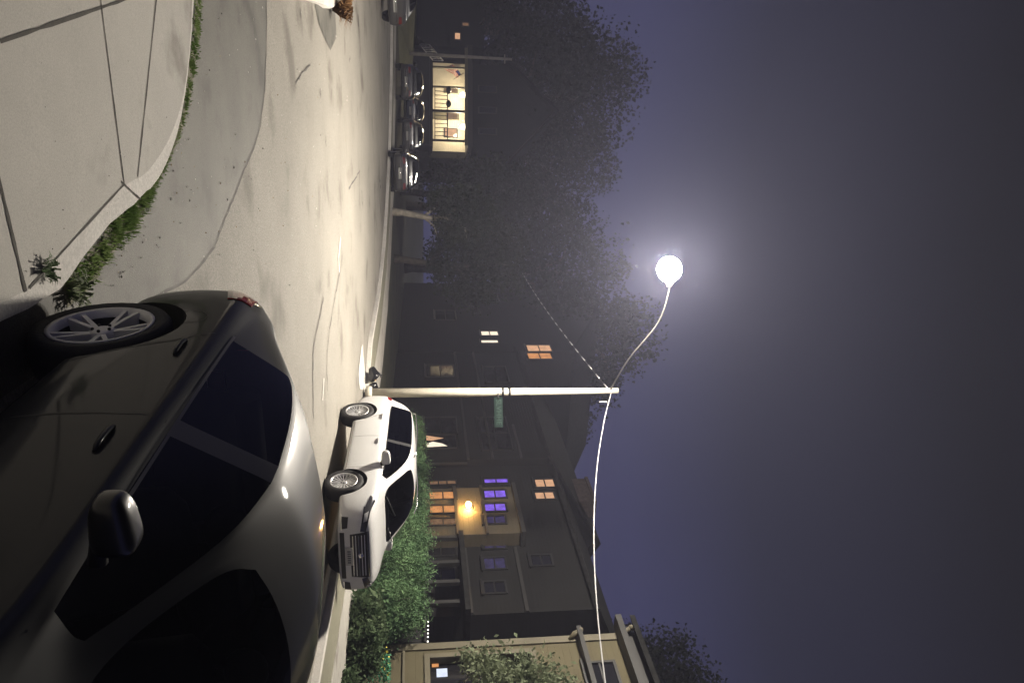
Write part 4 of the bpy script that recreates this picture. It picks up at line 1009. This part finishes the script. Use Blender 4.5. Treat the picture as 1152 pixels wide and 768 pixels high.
b = MB(); b.tube([c00+Vector((-.1, .02, .25)), c01+Vector((.1, .02, -.3))], .025, 6); b.build('staff', trimtan, fl)
# second distant house, nearly black, with two little lit windows
hd = empty('house', (at(490, 15, 72).x, 72, gz(72)), 'nearly black distant house with two small glowing windows at the end of the street', 'house')
xa, xb = at(490, -25, 72).x, at(490, 52, 72).x
b = MB(); b.box(xa, xb, 72, 81, gz(72)-.5, at(545, 15, 72).z); b.build('wall', sid_dark, hd)
b = MB(); zt = at(545, 15, 72).z; xm = (xa+xb)/2; pr = [(xa-.5, zt-.1), (xm, zt+3.5), (xb+.5, zt-.1), (xb+.5, zt-.3), (xm, zt+3.3), (xa-.5, zt-.3)]; vs = [(x, 71.6, z) for x, z in pr]+[(x, 81.5, z) for x, z in pr]
b.add(vs, [(0, 1, 2, 3, 4, 5), (6, 7, 8, 9, 10, 11)]+[(i, 6+i, 6+(i+1) % 6, (i+1) % 6) for i in range(6)]); b.build('roof', roofmat, hd)
for (a, c, y0, y1, g) in ((512, 517.5, 37.5, 44.5, g_peach), (520.5, 527, 26, 29.5, g_dim)):
    p, q = at(a, y0, 71.95), at(c, y1, 71.95); b = MB(); b.box(p.x-.1, q.x+.1, 71.93, 71.998, p.z-.1, q.z+.1); wf = b.build('window', trimdark, hd); b = MB(); b.box(p.x, q.x, 71.91, 71.929, p.z, q.z); b.build('pane', g, wf)

# ------------------------------------------------------------------ planting
def tree(py, Y, top, hw, low, label, m=leaf_dark, n=(70, 90), size=.34, name='tree', trunk=None, bk=bark):
    base = Vector((at(500, py, Y).x, Y, gz(Y))); ztop = at(top, py, Y).z; zlow = at(low, py, Y).z
    r = hw/F*Y; root = empty(name, base, label, 'tree', 'trees along the street')
    zc = (ztop+zlow)/2; rz = (ztop-zlow)/2
    tr = trunk or .022*ztop
    b = MB(); top_ = Vector((base.x+.3, Y, zc+rz*.3))
    b.tube([base-Vector((0, 0, .3)), base+Vector((.05, 0, .6)), base.lerp(top_, .5)+Vector((.15, 0, 0)), top_], [tr*1.5, tr, tr*.75, tr*.25], 10); b.build('trunk', bk, root)
    b = MB()
    for k in range(7):
        an = k*2.4+py; t = .35+.08*k; p = base.lerp(top_, min(t, .95)); e = p+Vector((math.cos(an)*r*.7, math.sin(an)*r*.7, rz*(.25+.3*random.random())))
        b.tube([p, p.lerp(e, .5)+Vector((0, 0, .15*rz)), e], [tr*.45, tr*.28, tr*.08], 6)
    b.build('limb', bk, root)
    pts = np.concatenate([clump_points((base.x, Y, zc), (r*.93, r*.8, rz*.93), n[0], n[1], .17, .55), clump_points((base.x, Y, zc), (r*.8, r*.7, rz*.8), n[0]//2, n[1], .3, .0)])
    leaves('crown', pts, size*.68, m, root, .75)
    return root
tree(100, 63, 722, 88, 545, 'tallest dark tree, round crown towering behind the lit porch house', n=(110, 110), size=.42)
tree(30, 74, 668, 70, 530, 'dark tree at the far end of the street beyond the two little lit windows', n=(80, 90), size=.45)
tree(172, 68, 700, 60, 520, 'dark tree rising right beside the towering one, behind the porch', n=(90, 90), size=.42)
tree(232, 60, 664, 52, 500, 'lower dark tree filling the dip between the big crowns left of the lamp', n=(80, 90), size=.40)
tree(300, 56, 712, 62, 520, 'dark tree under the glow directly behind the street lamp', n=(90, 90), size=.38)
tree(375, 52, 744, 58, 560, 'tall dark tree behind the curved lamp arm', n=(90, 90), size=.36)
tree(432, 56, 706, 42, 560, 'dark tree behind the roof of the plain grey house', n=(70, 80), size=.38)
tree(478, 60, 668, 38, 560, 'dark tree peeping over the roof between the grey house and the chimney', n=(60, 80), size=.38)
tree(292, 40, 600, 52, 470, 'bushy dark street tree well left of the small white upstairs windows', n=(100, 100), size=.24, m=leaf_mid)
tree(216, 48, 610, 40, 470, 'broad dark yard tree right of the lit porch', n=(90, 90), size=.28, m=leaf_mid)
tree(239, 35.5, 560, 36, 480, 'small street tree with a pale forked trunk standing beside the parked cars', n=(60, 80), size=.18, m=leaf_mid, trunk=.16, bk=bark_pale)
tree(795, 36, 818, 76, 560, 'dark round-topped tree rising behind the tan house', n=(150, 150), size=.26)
tree(660, 38, 640, 40, 500, 'dark tree in the gap between the purple-windowed house and the tan house', n=(70, 90), size=.26)
# small loose tree in front of the wide window of the tan house
bt = up(onp(440, 800, 13.4)[0], 13.6, 0); bt.z = gz(bt.y)+.0
r0 = empty('small_tree', bt, 'small pale-leaved tree in front of the wide window of the tan house', 'tree')
c1 = up(onp(580, 790, 13.4)[0], 13.5, onp(580, 790, 13.4)[1])
b = MB(); b.tube([bt, bt.lerp(c1, .5)+Vector((.1, 0, 0)), c1+Vector((0, 0, .6))], [.08, .06, .02], 8); b.build('trunk', bark, r0)
pts = []
for (px, py, s_, nn) in ((528, 741, .16, 260), (545, 750, .24, 500), (565, 760, .30, 700), (590, 752, .2, 380), (610, 762, .26, 500), (580, 785, .4, 900), (620, 790, .4, 900), (545, 775, .25, 400), (633, 770, .2, 250)):
    u, z = onp(px, py, 13.6); c = up(u, 13.6, z); pts.append(np.array(c)+rng.normal(size=(nn, 3))*s_*np.array([.9, .9, .8]))
    b = MB(); b.tube([bt.lerp(c1, .55), bt.lerp(c1, .6).lerp(c, .6)+Vector((0, 0, .15)), c], [.03, .018, .008], 5); b.build('limb', bark, r0)
leaves('crown', np.concatenate(pts), .105, leaf_bush, r0, .5)
# clipped needle shrubs behind the crossover
k = 0; shr = []
for (py, pp, hgt, rad, lab) in ((492, 14.0, 1.75, .95, 'feathery green shrub farthest up the row, behind the crossover roof'), (530, 13.9, 1.85, .95, 'feathery green shrub below the lit curtained window'),
        (566, 13.9, 1.9, .90, 'feathery green shrub below the orange bay windows'), (604, 13.9, 1.95, .85, 'feathery green shrub behind the nose of the white crossover'), (642, 13.8, 1.9, .82, 'feathery green shrub just beyond the front bumper of the crossover'), (682, 13.7, 1.85, .72, 'feathery green shrub nearest the board fence')):
    u, _ = onp(450, py, pp); base = up(u, pp, gzu(u, pp))
    root = empty('shrub', base, lab, 'shrub', 'feathery shrubs along the far pavement')
    n_ = 170; d = rng.normal(size=(n_, 3)); d /= np.linalg.norm(d, axis=1)[:, None]; d[:, 2] = np.abs(d[:, 2])*1.0
    rr = (.72+.28*rng.random(n_))[:, None]
    cc = np.array(base)+np.array([0, 0, hgt*.42])+d*rr*np.array([rad*1.05, rad*.95, hgt*.56])
    low = rng.random(n_) < .45; cc[low, 2] = base.z+rng.random(low.sum())*hgt*.55
    P_ = np.repeat(cc, 75, 0)+rng.normal(size=(n_*75, 3))*np.array([.13, .13, .13])
    P_[:, 2] = np.maximum(P_[:, 2], base.z+.02)
    leaves('foliage', P_, .075, leaf_hedge, root, .30, .8)
    b = MB()
    for q in range(5): an = q*1.3; b.tube([base, base+Vector((math.cos(an)*rad*.6, math.sin(an)*rad*.6, hgt*.75))], [.03, .008], 5)
    b.build('stem', bark, root)
# low broad-leaved bushes at the pavement edge
for (py, px, hgt, rad, lab) in ((668, 392, .85, .50, 'low broad-leaved bush at the pavement edge by the crossover front'), (695, 390, .95, .55, 'fuller broad-leaved bush in the middle of the pavement edge bed'), (722, 388, .80, .48, 'broad-leaved bush in front of the fence end'), (757, 382, .45, .45, 'lowest broad-leaved bush beside the yellow-flowered plant')):
    g = gnd(px, py, .1); g = g+N*.55; g.z = gz(g.y)
    root = empty('bush', g, lab, 'bush', 'low bushes at the pavement edge')
    P_ = clump_points((g.x, g.y, g.z+hgt*.5), (rad*.85, rad*.85, hgt*.48), 60, 34, .22, .6); P_[:, 2] = np.maximum(P_[:, 2], g.z+.03)
    leaves('foliage', P_, .105, leaf_broad, root, .5, .4)
    b = MB()
    for q in range(5): an = q*1.27; b.tube([g, g+Vector((math.cos(an)*rad*.5, math.sin(an)*rad*.5, hgt*.7))], [.016, .006], 5)
    b.build('stem', bark, root)
u, z = onp(430, 752, 14.0); g = up(u, 14.0, gzu(u, 14.0))
root = empty('flowering_plant', g, 'bright green upright plant with yellow flowers against the tan house wall', 'plant')
P_ = np.array((g.x, g.y, 0))+np.column_stack([rng.normal(size=1500)*.16, rng.normal(size=1500)*.16, g.z+.05+rng.random(1500)*(onp(437, 752, 14.0)[1]-g.z)])
leaves('foliage', P_, .07, flowergreen, root, .4, 1.)
P_ = P_[rng.random(1500) < .03]; leaves('flower', P_+np.array([-.05, -.08, 0]), .06, yellowp, root, .9)

# ------------------------------------------------------------------ lights
def light(kind, name, loc, energy, color, size=None):
    l = bpy.data.lights.new(name, kind); l.energy = energy; l.color = color
    if kind == 'SUN': l.angle = R(size or 3)
    else: l.shadow_soft_size = .1 if size is None else size
    o = bpy.data.objects.new(name, l); C.objects.link(o); o.location = loc; return o
spot = light('SPOT', 'street_lamp_beam', LP-Vector((0, 0, .30)), 700, (1., .86, .66), 0.)
spot.data.spot_size = R(178); spot.data.spot_blend = 1.; spot.rotation_euler = (R(-6), R(4), 0)
EL, AZ = R(40), R(8)       # added weak sun from ahead, fills in for street lamp light
sun = light('SUN', 'fill_sun', (0, 0, 30), .38, (1., .93, .81), 4)
dsun = Vector((-math.sin(AZ)*math.cos(EL), math.cos(AZ)*math.cos(EL), math.sin(EL)))
sun.rotation_euler = dsun.to_track_quat('Z', 'Y').to_euler()

# ------------------------------------------------------------------ sky
w = bpy.data.worlds.new('World'); S.world = w; w.use_nodes = True; t = w.node_tree; L = t.links.new
bg = t.nodes['Background']; bg.inputs['Strength'].default_value = 1.
tc = t.nodes.new('ShaderNodeTexCoord'); sx = t.nodes.new('ShaderNodeSeparateXYZ'); L(tc.outputs['Generated'], sx.inputs[0])
r = t.nodes.new('ShaderNodeValToRGB'); cr = r.color_ramp
cr.elements[0].position = 0; cr.elements[0].color = (.046, .048, .118, 1)
cr.elements[1].position = 1; cr.elements[1].color = (.004, .004, .006, 1)
for p, c in ((.28, (.039, .040, .098)), (.42, (.021, .0215, .043)), (.64, (.0085, .0083, .0125))):
    e = cr.elements.new(p); e.color = (*c, 1)
L(sx.outputs['Z'], r.inputs['Fac'])
# faint cloud mottling and a few stars
n = t.nodes.new('ShaderNodeTexNoise'); n.inputs['Scale'].default_value = 3.; n.inputs['Detail'].default_value = 5; L(tc.outputs['Generated'], n.inputs['Vector'])
mr = t.nodes.new('ShaderNodeMapRange'); mr.inputs['To Min'].default_value = .82; mr.inputs['To Max'].default_value = 1.18; L(n.outputs['Fac'], mr.inputs['Value'])
vm = t.nodes.new('ShaderNodeVectorMath'); vm.operation = 'SCALE'; L(r.outputs['Color'], vm.inputs[0]); L(mr.outputs[0], vm.inputs['Scale'])
vo = t.nodes.new('ShaderNodeTexVoronoi'); vo.inputs['Scale'].default_value = 14.; L(tc.outputs['Generated'], vo.inputs['Vector'])
ls = t.nodes.new('ShaderNodeMath'); ls.operation = 'LESS_THAN'; ls.inputs[1].default_value = .013; L(vo.outputs['Distance'], ls.inputs[0])
sc_ = t.nodes.new('ShaderNodeMath'); sc_.operation = 'MULTIPLY'; sc_.inputs[1].default_value = .35; L(ls.outputs[0], sc_.inputs[0])
ad = t.nodes.new('ShaderNodeVectorMath'); ad.operation = 'ADD'; L(vm.outputs[0], ad.inputs[0]); L(sc_.outputs[0], ad.inputs[1])
L(ad.outputs[0], bg.inputs['Color'])

# ------------------------------------------------------------------ added haze: one closed box, stands in for the lamp's lens bloom
b = MB(); b.box(-170, 170, -55, 235, -4.5, 27)
hz = b.build('haze', []); tag(hz, kind='stuff')
m = bpy.data.materials.new('bloom_haze'); m.use_nodes = True; tt = m.node_tree; tt.nodes.remove(tt.nodes['Principled BSDF'])
pv = tt.nodes.new('ShaderNodeVolumePrincipled'); pv.inputs['Density'].default_value = .0017; pv.inputs['Color'].default_value = (.72, .74, 1., 1); pv.inputs['Anisotropy'].default_value = 0.
tt.links.new(pv.outputs[0], tt.nodes['Material Output'].inputs['Volume']); hz.data.materials.append(m)

# ------------------------------------------------------------------ camera: the photograph was taken with the phone on its side
cam = bpy.data.cameras.new('camera'); co = bpy.data.objects.new('camera', cam); C.objects.link(co)
cam.sensor_fit = 'HORIZONTAL'; cam.sensor_width = 36; cam.lens = 36*F/1152; cam.clip_end = 1000; cam.clip_start = .05
co.location = (0, 0, H)
co.matrix_world = Matrix.Translation((0, 0, H)) @ (Matrix.Rotation(R(90)+PITCH, 4, 'X') @ Matrix.Rotation(R(90), 4, 'Z'))
S.camera = co
S.render.engine = 'CYCLES'
S.cycles.use_denoising = True; S.cycles.volume_bounces = 0; S.cycles.max_bounces = 5; S.cycles.diffuse_bounces = 2; S.cycles.glossy_bounces = 3
S.cycles.sample_clamp_indirect = 3; S.cycles.caustics_reflective = False; S.cycles.caustics_refractive = False
S.view_settings.view_transform = 'Standard'; S.view_settings.look = 'None'; S.view_settings.exposure = 0; S.view_settings.gamma = 1
